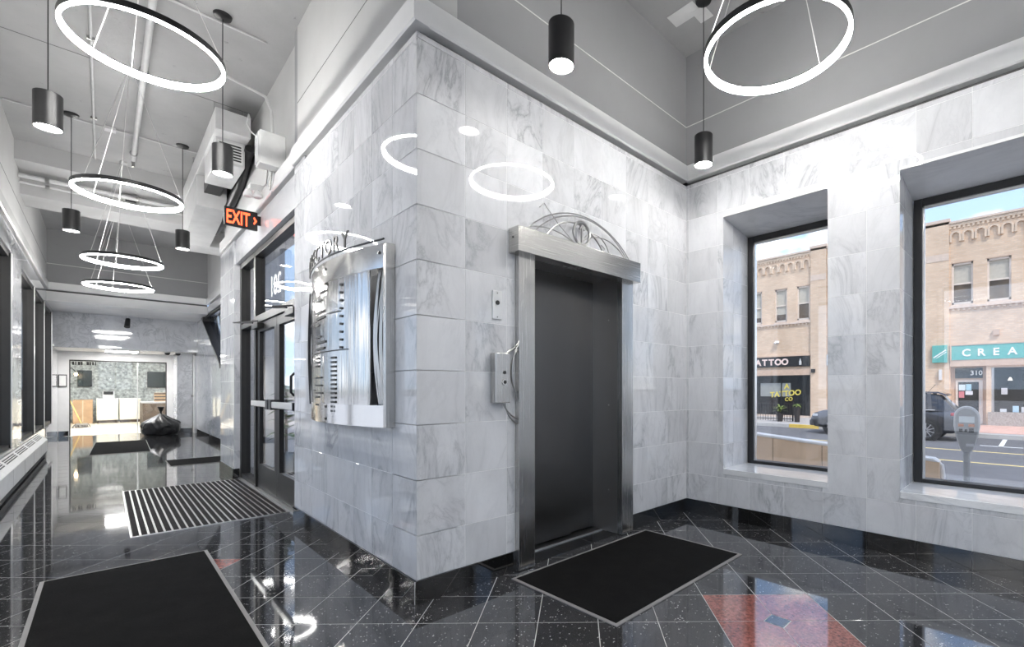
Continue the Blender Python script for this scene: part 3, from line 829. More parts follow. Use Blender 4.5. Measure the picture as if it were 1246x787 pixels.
strip(3.42, 3.60, 1.84, .014)
z = 1.79
for i in range(9):
    w = rs.uniform(.10, .26)
    if i not in (1, 5): strip(3.68-w, 3.68, z-i*.042, .015)
    strip(3.17, 3.20, z+.05-i*.05, .015)
for i in range(13):
    w = rs.uniform(.08, .22)
    if i in (0, 1, 2, 5, 7, 9, 10, 12): strip(3.70-w, 3.70, 1.39-i*.027, .012)
    strip(3.26, 3.33, 1.38-i*.029, .013)
for (y, zz) in ((3.42, DZ1-.05), (3.42, DZ0+.02), (3.42, DZ0+.10), (3.42, DZ1-.15), (2.78, DZ1-.05)):
    x = CX-bow(y)-.006; MB().cyl((x-.006, y, zz), (x+.004, y, zz), .009, n=12).build('bolt', STEEL_DK, dsg)

# ================================================================== mats
def mat_flat(name, label, x0, x1, y0, y1, edge=.022, rot=0.0, rim=RUBBER):
    t = thing(name, ((x0+x1)/2, (y0+y1)/2, 0), label, 'mat')
    q = MB().box(x0+edge, x1-edge, y0+edge, y1-edge, .002, .009).build('carpet_field', CARPET, t, bevel=.002)
    r = MB()
    for (a, b, c, d) in ((x0, x1, y0, y0+edge), (x0, x1, y1-edge, y1), (x0, x0+edge, y0+edge, y1-edge), (x1-edge, x1, y0+edge, y1-edge)): r.box(a, b, c, d, .001, .006)
    r.build('rubber_border', rim, t)
    t.rotation_euler = (0, 0, R(rot)); return t
mat_flat('floor_mat', 'black carpet mat with grey rubber edge in front of the elevator', 1.765, 3.165, 1.50, 2.345, rot=.6)
mat_flat('floor_mat', 'large black carpet mat in the left foreground', -.275, .525, 2.30, 4.355, edge=.02)
mat_flat('floor_mat', 'black mat far down the corridor by the rubbish bag', -.17, .65, 12.1, 14.85, edge=.01, rot=-1.2)
mat_flat('floor_mat', 'dark mat lying beyond the marble pier', .70, 1.62, 9.48, 10.30, edge=.01)
gt = thing('entrance_grating', (.72, 6.3, 0), 'striped recessed entrance grating at the glass doors', 'mat')
GX0, GX1, GY0, GY1 = .155, 1.225, 5.16, 7.52
MB().box(GX0, GX1, GY0, GY1, .0005, .003).build('grating_tray', INK, gt)
MB().box(GX0-.012, GX0, GY0-.012, GY1+.012, .0005, .007).box(GX1, GX1+.012, GY0-.012, GY1+.012, .0005, .007).box(GX0, GX1, GY0-.012, GY0, .0005, .007).box(GX0, GX1, GY1, GY1+.012, .0005, .007).build('tray_rim', ALU, gt)
NS = 22; pt = (GX1-GX0)/NS
me_s = MB().box(-pt*.36, pt*.36, GY0-6.3+.004, GY1-6.3-.004, .003, .0075)
me_r = MB().box(-.0028, .0028, GY0-6.3+.004, GY1-6.3-.004, .003, .0085)
s0 = r0 = None
for i in range(NS):
    x = GX0 + pt*(i+.5) - .72
    if s0 is None: s0 = me_s.build('carpet_strip', CARPET_G, gt, local=True); s = s0
    else: s = s0.copy(); COL.objects.link(s)
    s.location = (x, 0, 0)
    for dx in (pt*.42, pt*.58):
        if r0 is None: r0 = me_r.build('aluminium_rail', ALU, gt, local=True); q = r0
        else: q = r0.copy(); COL.objects.link(q)
        q.location = (x+dx-.001, 0, 0)

# ================================================================== ring lights
def ring_light(label, c, r, first=None):
    t = thing('ring_light', (c[0], c[1], c[2]), label, 'light', 'suspended LED rings')
    n = 72; oz = .020
    # black channel: outer wall and top
    P = []; F = []
    prof = [(r, -oz), (r, oz), (r-.020, oz), (r-.020, oz-.006), (r-.006, oz-.006), (r-.006, -oz)]
    MB().lathe(prof + [prof[0]], (0,0,0), n).build('channel', BLACK, t, smooth=True, local=True)
    MB().lathe([(r-.004, -oz), (r-.004, -oz-.010), (r-.020, -oz-.010), (r-.020, oz-.007)], (0,0,0), n).build('diffuser', LED, t, smooth=True, local=True)
    top = H - c[2]
    MB().lathe([(0, top-.03), (.036, top-.03), (.04, top-.025), (.04, top), (0, top)], (0,0,0), 24).build('canopy', WHITE_D, t, smooth=True, local=True)
    for k in range(3):
        a = R(100 + 120*k)
        MB().tube([((r-.012)*math.cos(a), (r-.012)*math.sin(a), oz), (.03*math.cos(a), .03*math.sin(a), top-.03)], .0026, 5).build('cable', ALU, t, local=True)
    a = R(130); MB().tube([((r-.012)*math.cos(a), (r-.012)*math.sin(a), oz), (.02*math.cos(a), .02*math.sin(a), top-.03)], .0035, 5).build('power_cord', WHITE, t, local=True)
    return t
ring_light('glowing LED ring hanging in front of the street windows', (2.83, 1.14, 3.25), .415)
ring_light('nearest glowing LED ring over the corridor, cut by the top edge', (.204, 4.24, 3.45), .411)
ring_light('second glowing LED ring down the corridor, between two pendant pairs', (.18, 6.58, 3.15), .416)
ring_light('third glowing LED ring down the corridor', (.19, 9.27, 3.0), .425)
ring_light('farthest glowing LED ring down the corridor', (.18, 11.4, 2.97), .445)
for i, c in enumerate(((.2, -1.2, 3.3), (2.6, -1.7, 3.3))):  # unseen extra rings, added to light the hall
    ring_light(('LED ring behind the viewer on the corridor side', 'LED ring behind the viewer on the street side')[i], c, .415)

# ================================================================== cylinder pendants
def pendant(label, x, y, zb=3.03, h=.245, r=.074):
    t = thing('pendant_light', (x, y, zb), label, 'light', 'black cylinder pendants')
    MB().lathe([(r-.005, .035), (r-.005, 0), (r, 0), (r, h-.004), (r-.004, h), (0, h)], (0,0,0), 40).build('cylinder_shade', BLACK, t, smooth=True, local=True)
    MB().lathe([(0, .030), (r-.006, .030), (r-.006, .012)], (0,0,0), 40).build('lamp_lens', LAMP, t, local=True)
    MB().cyl((0,0,h), (0,0,H-zb), .0035, n=6).build('cord', BLACK, t, local=True)
    MB().lathe([(0, H-zb-.035), (.03, H-zb-.034), (.062, H-zb-.02), (.068, H-zb), (0, H-zb)], (0,0,0), 24).build('canopy', BLACK, t, smooth=True, local=True)
    return t
pendant('black cylinder pendant above the elevator wall, near the top edge', 1.828, 1.956)
pendant('black cylinder pendant in the corner between elevator and windows', 3.452, 1.975)
pendant('black cylinder pendant at the upper left, nearest the left wall', -.279, 5.03)
pendant('black cylinder pendant in front of the white duct', .711, 5.03)
pendant('smaller looking black pendant beside the second ring, left side', -.27, 8.10)
pendant('smaller looking black pendant beside the second ring, right side', .722, 8.10)

# ================================================================== things up in the corridor ceiling
def simple(name, label, cat, mb, mat, **k):
    return tag(mb.build(name, mat, **k), label, cat)
pp = thing('sprinkler_pipe', (.275, 6.0, 4.3), 'pale sprinkler pipe running along the corridor ceiling', 'pipe')
MB().tube([(.27, 1.0, 4.31), (.275, 8.9, 4.31)], .026, 10).build('pipe', WHITE_D, pp, smooth=True)
for y in (3.4, 6.3, 8.6):
    q = MB().tube([(.27+.034*math.cos(t), y, 4.31+.034*math.sin(t)) for t in [i*math.pi/8 for i in range(16)]], .006, 6, closed=True).build('hanger_ring', WIRE, pp)
    MB().cyl((.27, y, 4.34), (.27, y, H), .006, n=6).build('hanger_rod', WIRE, pp)
MB().cyl((.275, 8.86, 4.31), (.275, 8.86, 4.22), .018, n=10).build('sprinkler_head', WIRE, pp)
cd = thing('ceiling_conduit', (-.09, 6.5, 4.38), 'thin conduit running along the corridor ceiling', 'pipe')
MB().tube([(-.08, 1.2, 4.385), (-.09, 9.4, 4.385)], .010, 8).build('pipe', WHITE_D, cd, smooth=True)
for y in (2.6, 4.4, 6.2, 8.0): MB().box(-.115, -.06, y-.01, y+.01, 4.372, 4.4).build('strap', WIRE, cd)
for (y, lab) in ((5.03, 'conduit crossing the ceiling at the nearer pendant pair'), (8.10, 'conduit crossing the ceiling at the farther pendant pair')):
    c2 = thing('cross_conduit', (.2, y, 4.38), lab, 'pipe')
    MB().tube([(LX+.02, y+.09, 4.388), (1.05, y+.09, 4.388)], .009, 8).build('pipe', WHITE_D, c2, smooth=True)
    MB().box(.0, .10, y+.04, y+.14, 4.365, 4.4).build('junction_box', WHITE_D, c2, bevel=.003)
for i, (z, y, r, lab) in enumerate(((4.06, 9.80, .030, 'thicker insulated pipe under the concrete beam'), (3.98, 9.84, .016, 'thin lower pipe under the concrete beam'), (4.10, 9.92, .018, 'rear pipe tucked under the concrete beam'))):
    c2 = thing('beam_pipe', (.0, y, z), lab, 'pipe')
    MB().tube([(LX+.005, y, z), (.95, y, z)], r, 10).build('pipe', WHITE_D, c2, smooth=True)
    for x in (-.55, .35): MB().cyl((x-.02, y, z), (x+.02, y, z), r+.008, n=12).build('coupling', WIRE, c2)
MB_ = thing('beam_junction_box', (.28, 9.9, 4.07), 'small grey junction box on the pipes seen through the second ring', 'junction box')
MB().box(.20, .36, 9.86, 9.94, 4.01, 4.12).build('box', WHITE_D, MB_, bevel=.004)
MB().box(.22, .34, 9.855, 9.86, 4.02, 4.11).build('cover', BLACK, MB_)
# hvac duct along the right side
du = thing('air_duct', (1.0, 7.3, 3.8), 'white boxed air duct hung along the right of the corridor ceiling', 'duct')
MB().box(.835, 1.15, 6.35, 9.40, 4.00, 4.23).build('duct_run', WHITE_D, du, bevel=.004)
MB().box(.86, 1.13, 6.55, 7.35, 3.72, 4.0).build('unit_box', WHITE_D, du, bevel=.006)
MB().box(.88, 1.11, 6.545, 6.55, 3.75, 3.97).build('grille_frame', WHITE, du)
for k in range(6): MB().box(.895, 1.095, 6.538, 6.545, 3.775+k*.032, 3.79+k*.032).build('grille_slat', BLACK, du)
MB().box(.92, 1.08, 7.35, 7.9, 3.78, 4.0).build('plenum', BLACK, du)
MB().prism([(7.9, 3.60), (9.4, 3.42), (9.4, 4.0), (7.9, 4.0)], 'x', .84, 1.16).build('sloped_duct', WHITE_D, du, bevel=.004)
for (x, y) in ((.86, 6.6), (1.12, 6.6), (.86, 8.4), (1.12, 8.4)): MB().cyl((x, y, 4.23), (x, y, H), .005, n=6).build('hanger_rod', WIRE, du)
MB().tube([(1.17, 6.5, 3.95), (1.19, 7.2, 3.75), (1.18, 8.0, 3.62), (1.17, 8.9, 3.55)], .05, 10).build('black_hose', BLACK, du, smooth=True)
fd = thing('end_duct', (1.25, 9.7, 3.6), 'white duct branch below the beam at the right', 'duct')
MB().box(.95, 1.50, 9.43, 9.99, 3.45, 4.12).build('duct_body', WHITE_D, fd, bevel=.004)
MB().box(.95, 1.5, 9.425, 9.43, 3.70, 3.72).build('seam', WIRE, fd)
# power box with cables, emergency light, exit sign
jb = thing('power_supply_box', (1.13, 5.42, 3.5), 'white power supply box with dangling cables above the exit sign', 'electrical box')
MB().box(1.03, 1.245, 5.30, 5.46, 3.34, 3.66).build('box_body', WHITE, jb, bevel=.006)
MB().box(1.02, 1.03, 5.31, 5.45, 3.36, 3.64).build('box_cover', WHITE, jb)
for k in range(4):
    pts = [(1.12+.02*k, 5.44, 3.34), (1.13+.02*k, 5.52+.03*k, 3.24-.02*k), (1.15+.02*k, 5.70, 3.28+.02*k), (1.17+.01*k, 5.90, 3.34)]
    MB().tube(pts, .006, 6).build('cable', WHITE if k % 2 else WIRE, jb, smooth=True)
pts = [(1.03, 5.38, 3.60), (.98, 5.42, 3.66), (.97, 5.55, 3.78), (1.05, 5.9, 4.05), (1.12, 6.2, 4.15)]
MB().tube(pts, .006, 6).build('cable', WHITE, jb, smooth=True)
cdt = [(1.16, 5.40, 3.66), (1.16, 5.46, 3.95), (1.14, 5.62, 4.15), (1.05, 5.85, 4.30), (.85, 5.9, 4.36)]
MB().tube(cdt, .014, 8).build('conduit', WHITE_D, jb, smooth=True)
em = thing('emergency_light', (1.14, 6.05, 3.38), 'white twin head emergency light above the exit sign', 'light')
MB().box(1.08, 1.24, 6.0, 6.12, 3.30, 3.38).build('battery_case', WHITE, em, bevel=.006)
for (x, y) in ((1.06, 5.98), (1.14, 5.96)):
    h_ = MB().lathe([(0, .05), (.025, .05), (.045, 0), (.038, -.02), (0, -.02)], (x, y, 3.24), 18).build('lamp_head', WHITE, em, smooth=True)
    MB().cyl((x, y, 3.29), (x+.02, y+.05, 3.32), .008, n=8).build('lamp_arm', WHITE, h_)
ex = thing('exit_sign', (1.05, 6.19, 2.93), 'black exit sign with glowing red letters and arrow', 'sign')
MB().box(.889, 1.185, 6.19, 6.225, 2.935, 3.135).build('sign_case', BLACK, ex, bevel=.004)
MB().box(1.185, 1.25, 6.198, 6.215, 3.0, 3.10).build('wall_bracket', BLACK, ex)
RED = glow('exit_red', (1.0, .09, .03), 2.2)
text('exit_letters', 'EXIT', .205, (.902, 6.187, 2.962), (1,0,0), (0,0,1), RED, ex, .0015, bold=.003, sx=.50)
ch = MB().prism([(1.145, 3.065), (1.155, 3.075), (1.178, 3.035), (1.155, 2.995), (1.145, 3.005), (1.160, 3.035)], 'y', 6.186, 6.19).build('arrow', RED, ex)

# ================================================================== baseboard heater
ht = thing('baseboard_heater', (-.75, 7.0, 0), 'long white baseboard heater with slotted grille on the left wall', 'heater')
HY0, HY1 = 3.2, 12.5
MB().prism([(LX+.005, .10), (-.70, .10), (-.70, .295), (-.715, .31), (LX+.005, .40)], 'y', HY0, HY1).build('cabinet', WHITE, ht, bevel=.004)
MB().prism([(LX+.006, .098), (-.699, .098), (-.699, .298), (-.714, .314), (LX+.006, .405)], 'y', HY1, HY1+.02).build('end_cap', WHITE_D, ht)
sl = Vector((-.715-LX-.005, 0, .31-.40)).normalized()
y = HY1-.12
while y > HY0+.8:
    for k in range(3):
        p = Vector((LX+.005, 0, .40)) + sl*(.028+.022*k)
        MB().obox((p.x, y-.5, p.z+.0008), sl, (0,1,0), sl.cross(Vector((0,1,0))), .0065, .46, .0012).build('grille_slot', INK, ht)
    MB().box(-.7005, -.6995, y-1.04, y-1.035, .102, .292).build('panel_seam', JOINT_D, ht)
    y -= 1.08
MB().box(LX+.01, -.72, HY0, HY1, .02, .10).build('recess', INK, ht)  # black filler that paints the shade under the heater

# ================================================================== far end of the corridor
ll = thing('linear_light', (.3, 16.5, 2.15), 'flat linear ceiling light in the far vestibule', 'light')
MB().box(.0, .62, 16.3, 16.95, 2.128, 2.15).build('housing', WHITE, ll)
MB().box(.02, .60, 16.32, 16.93, 2.124, 2.129).build('diffuser', glow('panel_glow', (1, .98, .95), 24), ll)
for (x, lab) in ((1.15, 'left one of two black dome cameras on the vestibule ceiling'), (1.36, 'right one of two black dome cameras on the vestibule ceiling')):
    dm = thing('dome_camera', (x, 16.3, 2.15), lab, 'camera', 'dome cameras')
    MB().lathe([(0, -.001), (.07, -.001), (.07, -.02), (.05, -.02)], (0,0,0), 20).build('base_ring', WHITE, dm, smooth=True, local=True)
    MB().lathe([(.055, -.02), (.05, -.05), (.03, -.075), (0, -.082)], (0,0,0), 20).build('dome', INK, dm, smooth=True, local=True)
sp = thing('spot_light', (.40, 15.85, 2.96), 'small black spot light under the far beam', 'light')
MB().cyl((.40, 15.85, 2.96), (.40, 15.85, 2.86), .012, n=8).build('stem', WHITE_D, sp)
MB().cyl((.40, 15.82, 2.88), (.38, 15.70, 2.68), .045, .055, n=16).build('spot_head', BLACK, sp)
pc = thing('picture_frame', (-.76, 17.48, 1.4), 'dark framed notice on the white wall left of the shop front', 'picture')
MB().box(-.80, -.655, 17.47, 17.498, 1.24, 1.55).build('frame', BLACK, pc)
MB().box(-.785, -.67, 17.464, 17.47, 1.265, 1.525).build('paper', WHITE, pc)
# shop beyond the opening
shop = struct('wall_shop', MB().slab('y', 24.6, 24.75, -1.3, 2.3, 0, 2.7).box(-1.3, -1.15, 17.65, 24.6, 0, 2.7).box(2.15, 2.3, 17.65, 24.6, 0, 2.7),
              plain('shop_stone', (.46, .49, .47), .5, var=.5, scale=14), 'mottled grey green walls of the shop at the corridor end')
struct('ceiling_shop', MB().box(-1.3, 2.3, 17.65, 24.75, 2.7, 2.8), plain('shop_ceiling', (.7, .72, .75), .7), 'pale ceiling of the shop')
sf = struct('floor_shop', MB().box(-1.3, 2.3, 17.52, 24.75, -.12, .002), plain('beige_vinyl', (.72, .62, .47), .35, var=.06), 'beige floor of the shop')
for y in (18.4, 19.9, 21.4): MB().box(-.9, 1.6, y, y+.45, 2.68, 2.699).build('ceiling_panel', glow('shop_panel', (.95, .96, 1.0), 14), sf)
gl = struct('window_7', MB().box(-.62, -.60, 17.52, 17.58, 0, 1.93), BRONZE, 'clear glass shop front at the end of the corridor')
MB().box(1.20, 1.22, 17.52, 17.58, 0, 1.93).build('frame_stile', BRONZE, gl); MB().box(-.60, 1.20, 17.52, 17.58, 1.90, 1.93).build('frame_rail', BRONZE, gl)
MB().box(.62, .64, 17.54, 17.56, 0, 1.90).build('glass_joint', ALU, gl)
MB().box(-.60, .62, 17.545, 17.551, .0, 1.90).build('glass_pane', GLASS, gl); MB().box(.64, 1.20, 17.545, 17.551, .0, 1.90).build('glass_pane', GLASS, gl)
q = MB()
for i, w in enumerate((.035, .02, .04, .03, 0, .045, .03, .03, .02)):
    if w: q.box(-.57+i*.05, -.57+i*.05+w, 17.535, 17.54, 1.80, 1.885)
q.build('window_lettering', INK, gl)
CREAMC = plain('cream_laminate', (.80, .76, .64), .35, var=.04)
WOOD = plain('dark_wood', (.10, .075, .055), .5, var=.3, scale=5)
for (x0, x1, lab) in ((-.19, .345, 'cream counter cabinet behind the glass, left of the pair'), (.375, .92, 'cream counter cabinet behind the glass, right of the pair')):
    cbx = thing('counter_cabinet', ((x0+x1)/2, 23.7, 0), lab, 'cabinet', 'cream counter cabinets')
    MB().box(x0, x1, 23.3, 24.1, .10, .83).build('body', CREAMC, cbx, bevel=.006)
    MB().box(x0+.02, x1-.02, 23.36, 24.1, 0, .10).build('plinth', WOOD, cbx)
    MB().box(x0-.01, x1+.01, 23.28, 24.12, .83, .86).build('worktop', WHITE, cbx)
    MB().box(x0+.03, x1-.03, 23.285, 23.3, .13, .80).build('door', CREAMC, cbx)
dkc = thing('dark_counter', (1.2, 21.3, 0), 'dark wooden counter behind the rubbish bag', 'counter')
MB().box(.86, 1.75, 20.6, 22.4, 0, .72).build('body', WOOD, dkc, bevel=.006); MB().box(.84, 1.77, 20.58, 22.42, .72, .76).build('worktop', plain('grey_top', (.35, .35, .35), .4), dkc)
brd = thing('cardboard_box', (-.5, 23.6, 0), 'brown cardboard box left of the cream cabinets', 'box')
CARD = plain('cardboard', (.50, .33, .19), .8, var=.1)
MB().box(-.75, -.28, 23.4, 23.9, 0, .82).build('box_body', CARD, brd, bevel=.006); MB().box(-.53, -.50, 23.395, 23.4, .05, .8).build('tape', plain('tape', (.6, .48, .32), .4), brd)
bx2 = thing('wooden_crate', (1.45, 21.8, .76), 'tan wooden crate on the dark counter', 'crate')
MB().box(1.2, 1.6, 21.7, 22.0, .76, 1.06).build('crate_body', CARD, bx2, bevel=.004)
for z in (.80, .90, 1.0): MB().box(1.19, 1.61, 21.69, 21.70, z, z+.05).build('slat', WOOD, bx2)
for (x0, x1, z0, z1, y, lab) in ((-.67, -.31, 1.28, 1.86, 24.5, 'dark wall screen at the left of the shop'), (1.15, 1.75, 1.25, 1.86, 24.5, 'dark teal wall screen at the right of the shop')):
    tv = thing('wall_screen', ((x0+x1)/2, y, z0), lab, 'screen')
    MB().box(x0, x1, y, y+.06, z0, z1).build('bezel', BLACK, tv, bevel=.004)
    MB().box(x0+.02, x1-.02, y-.004, y, z0+.02, z1-.02).build('display', plain('dark_display', (.02, .035, .035), .15), tv)
cb2 = thing('coffee_machine', (.1, 23.7, .86), 'dark coffee machine on the left cream cabinet', 'machine')
MB().box(-.05, .25, 23.5, 23.9, .86, 1.10).build('body', WHITE, cb2, bevel=.01); MB().box(-.02, .22, 23.45, 23.5, 1.0, 1.10).build('head', BLACK, cb2)
ws = thing('wall_sconce', (-.62, 23.0, 1.6), 'bare bulb wall lamp left inside the shop', 'light')
MB().tube([(-1.15, 23.0, 1.9), (-.75, 23.0, 1.88), (-.66, 23.0, 1.75)], .012, 8).build('arm', BLACK, ws, smooth=True)
MB().lathe([(0, .06), (.03, .04), (.045, 0), (.03, -.04), (0, -.05)], (-.66, 23.0, 1.68), 14).build('bulb', glow('warm_bulb', (1, .75, .45), 18), ws, smooth=True)

# rubbish bag
bg_ = thing('rubbish_bag', (1.02, 16.25, 0), 'heaped black plastic rubbish bag tied at the top', 'bag')
bm = bmesh.new(); bmesh.ops.create_icosphere(bm, subdivisions=4, radius=1)
from mathutils import noise as mnoise
for v in bm.verts:
    p = v.co.copy(); a = math.atan2(p.y, p.x)
    rr = 1 + .10*mnoise.noise(p*2.3) + .07*math.sin(a*9+p.z*3)*max(0, .3+p.z) + .05*mnoise.noise(p*7)
    z = p.z
    w = .36*rr*(1.0 if z < .35 else max(.16, 1-(z-.35)*1.15))
    if z < -.55: z = -.55
    v.co = Vector((p.x*w*1.05, p.y*w, .004 + (z+.55)*.36*(1+.09*math.sin(a*3+1)*(1-abs(p.z)))))
mesh = bpy.data.meshes.new('bag_body'); bm.to_mesh(mesh); bm.free()
mesh.materials.append(plain('black_plastic', (.010, .010, .011), .28, bump=.5, scale=9))
o = bpy.data.objects.new('bag_body', mesh); COL.objects.link(o); o.parent = bg_
kn = MB().lathe([(.035, -.10), (.022, -.04), (.02, 0), (.055, .07), (.075, .13), (.04, .12), (0, .08)], (0, 0, .60), 14).build('knot', mesh.materials[0], bg_, smooth=True, local=True)
# mop and bucket side
mo = thing('dust_mop', (-.50, 20.9, 0), 'dust mop with a yellow wooden handle leaning inside the shop', 'mop')
MB().tube([(-.48, 20.9, .10), (-.78, 20.95, 1.02)], .014, 8).build('handle', plain('yellow_wood', (.75, .52, .18), .5), mo, smooth=True)
MB().box(-.60, -.36, 20.82, 20.98, .09, .14).build('mop_frame', WIRE, mo)
q = MB()
for i in range(40):
    x = -.62+.28*rs.random(); y = 20.84+.12*rs.random(); dx, dy = rs.uniform(-.08, .08), rs.uniform(-.10, .06)
    q.tube([(x, y, .12), (x+dx*.6, y+dy*.6, .07), (x+dx, y+dy, .014)], .011, 5)
q.build('mop_strands', plain('grey_yarn', (.20, .19, .18), .95), mo)['kind'] = 'stuff'
# ================================================================== outside: ground
ASPH = concrete('asphalt', (.125, .125, .13), patch=.15, rough=.9, bumps=.2)
PAVE = concrete('pavement_concrete', (.40, .38, .36), patch=.1, rough=.9)
CURB = concrete('curb_concrete', (.52, .50, .47), patch=.1)
struct('floor_street', MB().box(-60, 22.3, -60, 80, -.80, -.60), ASPH, 'grey asphalt street outside the windows')
sw = struct('floor_sidewalk_far', MB().box(22.45, 60, -60, 80, -.80, -.45), PAVE, 'far pavement in front of the brick shops')
MB().box(22.3, 22.45, -60, 80, -.80, -.45).build('curb_stone', CURB, sw)
MB().box(22.29, 22.46, 7.0, 8.3, -.60, -.445).build('yellow_curb', plain('yellow_paint', (.75, .52, .10), .7), sw)
MB().box(23.0, 27.9, -8, 2.2, -.45, -.447).build('brick_paving', plain('brick_paving_red', (.55, .33, .26), .85, scale=3, var=.15), sw)
nw = struct('floor_sidewalk_near', MB().box(4.56, 7.0, -60, 80, -.80, -.45).box(1.97, 4.56, 4.8, 80, -.80, -.02).box(1.36, 1.97, 4.8, 8.44, -.80, -.02), PAVE, 'near pavement and raised landing beside the building')
YEL = plain('road_yellow', (.70, .55, .22), .7); WHT = plain('road_white', (.75, .75, .73), .7)
st_o = bpy.data.objects['floor_street']
MB().box(17.38, 17.52, -60, 80, -.60, -.598).build('road_line', YEL, st_o); MB().box(14.68, 14.82, -60, 80, -.60, -.598).build('road_line', YEL, st_o)
MB().box(19.3, 22.2, .75, .87, -.60, -.598).box(19.3, 19.42, .3, 1.3, -.60, -.598).build('parking_mark', WHT, st_o)
struct('floor_plaza_left', MB().box(-60, LX-.27, -60, 80, -.60, -.10), concrete('pale_plaza', (.62, .60, .57), patch=.06), 'pale paved plaza beyond the left windows')  # unseen pale ground, added to bounce daylight into the corridor
# exterior skin of our own building
struct('wall_exterior', MB().box(4.45, 4.56, EY+.3, 4.8, -.8, H+.3).box(4.555, 4.58, YB-.3, EY+.3, -.8, -.02), plain('pale_stone', (.62, .60, .57), .7), 'pale stone outer skin of the lobby building')

# ================================================================== ramp wall
TAN = plain('tan_stucco', (.74, .53, .35), .85, var=.06, scale=5, bump=.1); CAPW = plain('pale_cap', (.78, .74, .69), .7)
rw = thing('ramp_wall', (6.0, 2.5, -.45), 'low tan stucco ramp wall with pale cap outside the windows', 'wall')
rz = lambda y: .588 + (y-2.659)*.0735
ycuts = [.72, 1.27, 1.85, 2.44, 3.02, 3.6, 4.2, 4.8, 5.5]
for a, b in zip(ycuts[:-1], ycuts[1:]):
    MB().prism([(a+.004, -.45), (b-.004, -.45), (b-.004, rz(b)-.02), (a+.004, rz(a)-.02)], 'x', 6.0, 6.14).build('wall_panel', TAN, rw)
MB().prism([(ycuts[0]+.01, -.45), (5.49, -.45), (5.49, rz(5.5)-.03), (ycuts[0]+.01, rz(ycuts[0])-.03)], 'x', 6.01, 6.13).build('wall_core', plain('joint_brown', (.12, .08, .05), .9), rw)
path = [(6.07, y, rz(y)-.015) for y in (5.5, 3.0, 1.5, .86)] + [(6.07, .76, rz(.78)-.02), (6.07, .712, rz(.72)-.06), (6.07, .705, .30), (6.07, .705, -.45)]
MB().tube(path, .024, 8).build('cap_rail', CAPW, rw, smooth=True)
MB().prism([(5.5, rz(5.5)-.02), (5.5, rz(5.5)+.012), (.77, rz(.77)+.012), (.72, rz(.72)-.02)], 'x', 5.985, 6.155).build('cap', CAPW, rw, bevel=.01)

# ================================================================== parking meter
pm = thing('parking_meter', (5.6, .47, -.45), 'grey single head parking meter on a post outside the window', 'parking meter')
fwd = Vector((5.6, .47, 0)).normalized(); rgt = Vector((fwd.y, -fwd.x, 0))
METG = plain('meter_grey', (.36, .36, .35), .45, var=.08); METB = plain('meter_bezel', (.48, .47, .45), .4)
MB().cyl((5.6, .47, -.45), (5.6, .47, .60), .026, n=14).build('post', METG, pm, smooth=True)
def meter_outline(s=1.0):
    pts = []
    for i in range(19):
        a = math.pi*i/18; pts.append((.094*s*math.cos(a), .925+.098*s*math.sin(a)))
    pts += [(-.096*s, .84), (-.080*s, .74), (-.050*s, .625), (-.034*s, .60), (.034*s, .60), (.050*s, .625), (.080*s, .74), (.096*s, .84)]
    return pts
def meter_part(nm, pts, d0, d1, mat, par=pm, bevel=.006):
    mb = MB(); n = len(pts); c = Vector((5.6, .47, 0)); P = []
    for d in (d0, d1): P += [c + rgt*a + fwd*d + Vector((0,0,z)) for a, z in pts]
    mb.add(P, [tuple(range(n)), tuple(range(2*n-1, n-1, -1))] + [(i, (i+1) % n, n+(i+1) % n, n+i) for i in range(n)])
    return mb.build(nm, mat, par, bevel=bevel)
hdp = meter_part('meter_head', meter_outline(1.0), -.05, .06, METB, bevel=.018)
meter_part('front_plate', [(a*.86, .60+(z-.60)*.93+.012) for a, z in meter_outline()], -.062, -.05, METG, hdp, .004)
rect = lambda a0, a1, z0, z1: [(a0, z0), (a1, z0), (a1, z1), (a0, z1)]
meter_part('display', rect(-.056, .056, .872, .930), -.067, -.062, plain('pale_display', (.72, .76, .74), .2), hdp, .001)
meter_part('coin_plate', rect(-.062, -.022, .835, .860), -.068, -.062, plain('orange_label', (.62, .25, .12), .5), hdp, .001)
meter_part('coin_plate', rect(.012, .055, .835, .860), -.068, -.062, bpy.data.materials['orange_label'], hdp, .001)
meter_part('card_slot', rect(.014, .050, .785, .822), -.068, -.062, INK, hdp, .001)
meter_part('coin_slot', rect(-.056, -.030, .788, .815), -.068, -.062, INK, hdp, .001)
meter_part('key_pad', rect(-.016, .004, .788, .812), -.068, -.062, INK, hdp, .001)
meter_part('maker_plate', rect(-.005, .050, .655, .680), -.066, -.062, WHITE_D, hdp, .001)

# ================================================================== brick building across the street
FXX = 28.0
BRICK = brick('tan_brick', (.74, .56, .40), (.66, .47, .32), (.58, .47, .37))
BRICK_L = brick('pale_brick_trim', (.72, .56, .42), (.66, .50, .36), (.58, .48, .38))
CAPS = plain('cap_stone', (.66, .53, .43), .8, var=.08); LINT = plain('lintel_tan', (.58, .42, .31), .75)
FRM = plain('sash_paint', (.72, .62, .53), .6); SHADE = plain('window_shade', (.50, .46, .38), .8); SHOPG = plain('shop_dark_glass', (.020, .021, .022), .08)
DGL = plain('upper_dark_glass', (.10, .065, .035), .12, var=.4, scale=2)
bl = thing('brick_building', (FXX, 6, -.45), 'two storey tan brick shop building with arched corbels across the street', 'building')
ups = [(12.05, 12.75), (10.55, 11.25), (9.28, 9.97), (7.35, 8.10), (5.80, 6.55), (4.25, 5.0), (2.12, 2.90), (.82, 1.63), (-.55, .25), (-1.95, -1.15), (13.7, 14.5), (15.2, 16.0)]
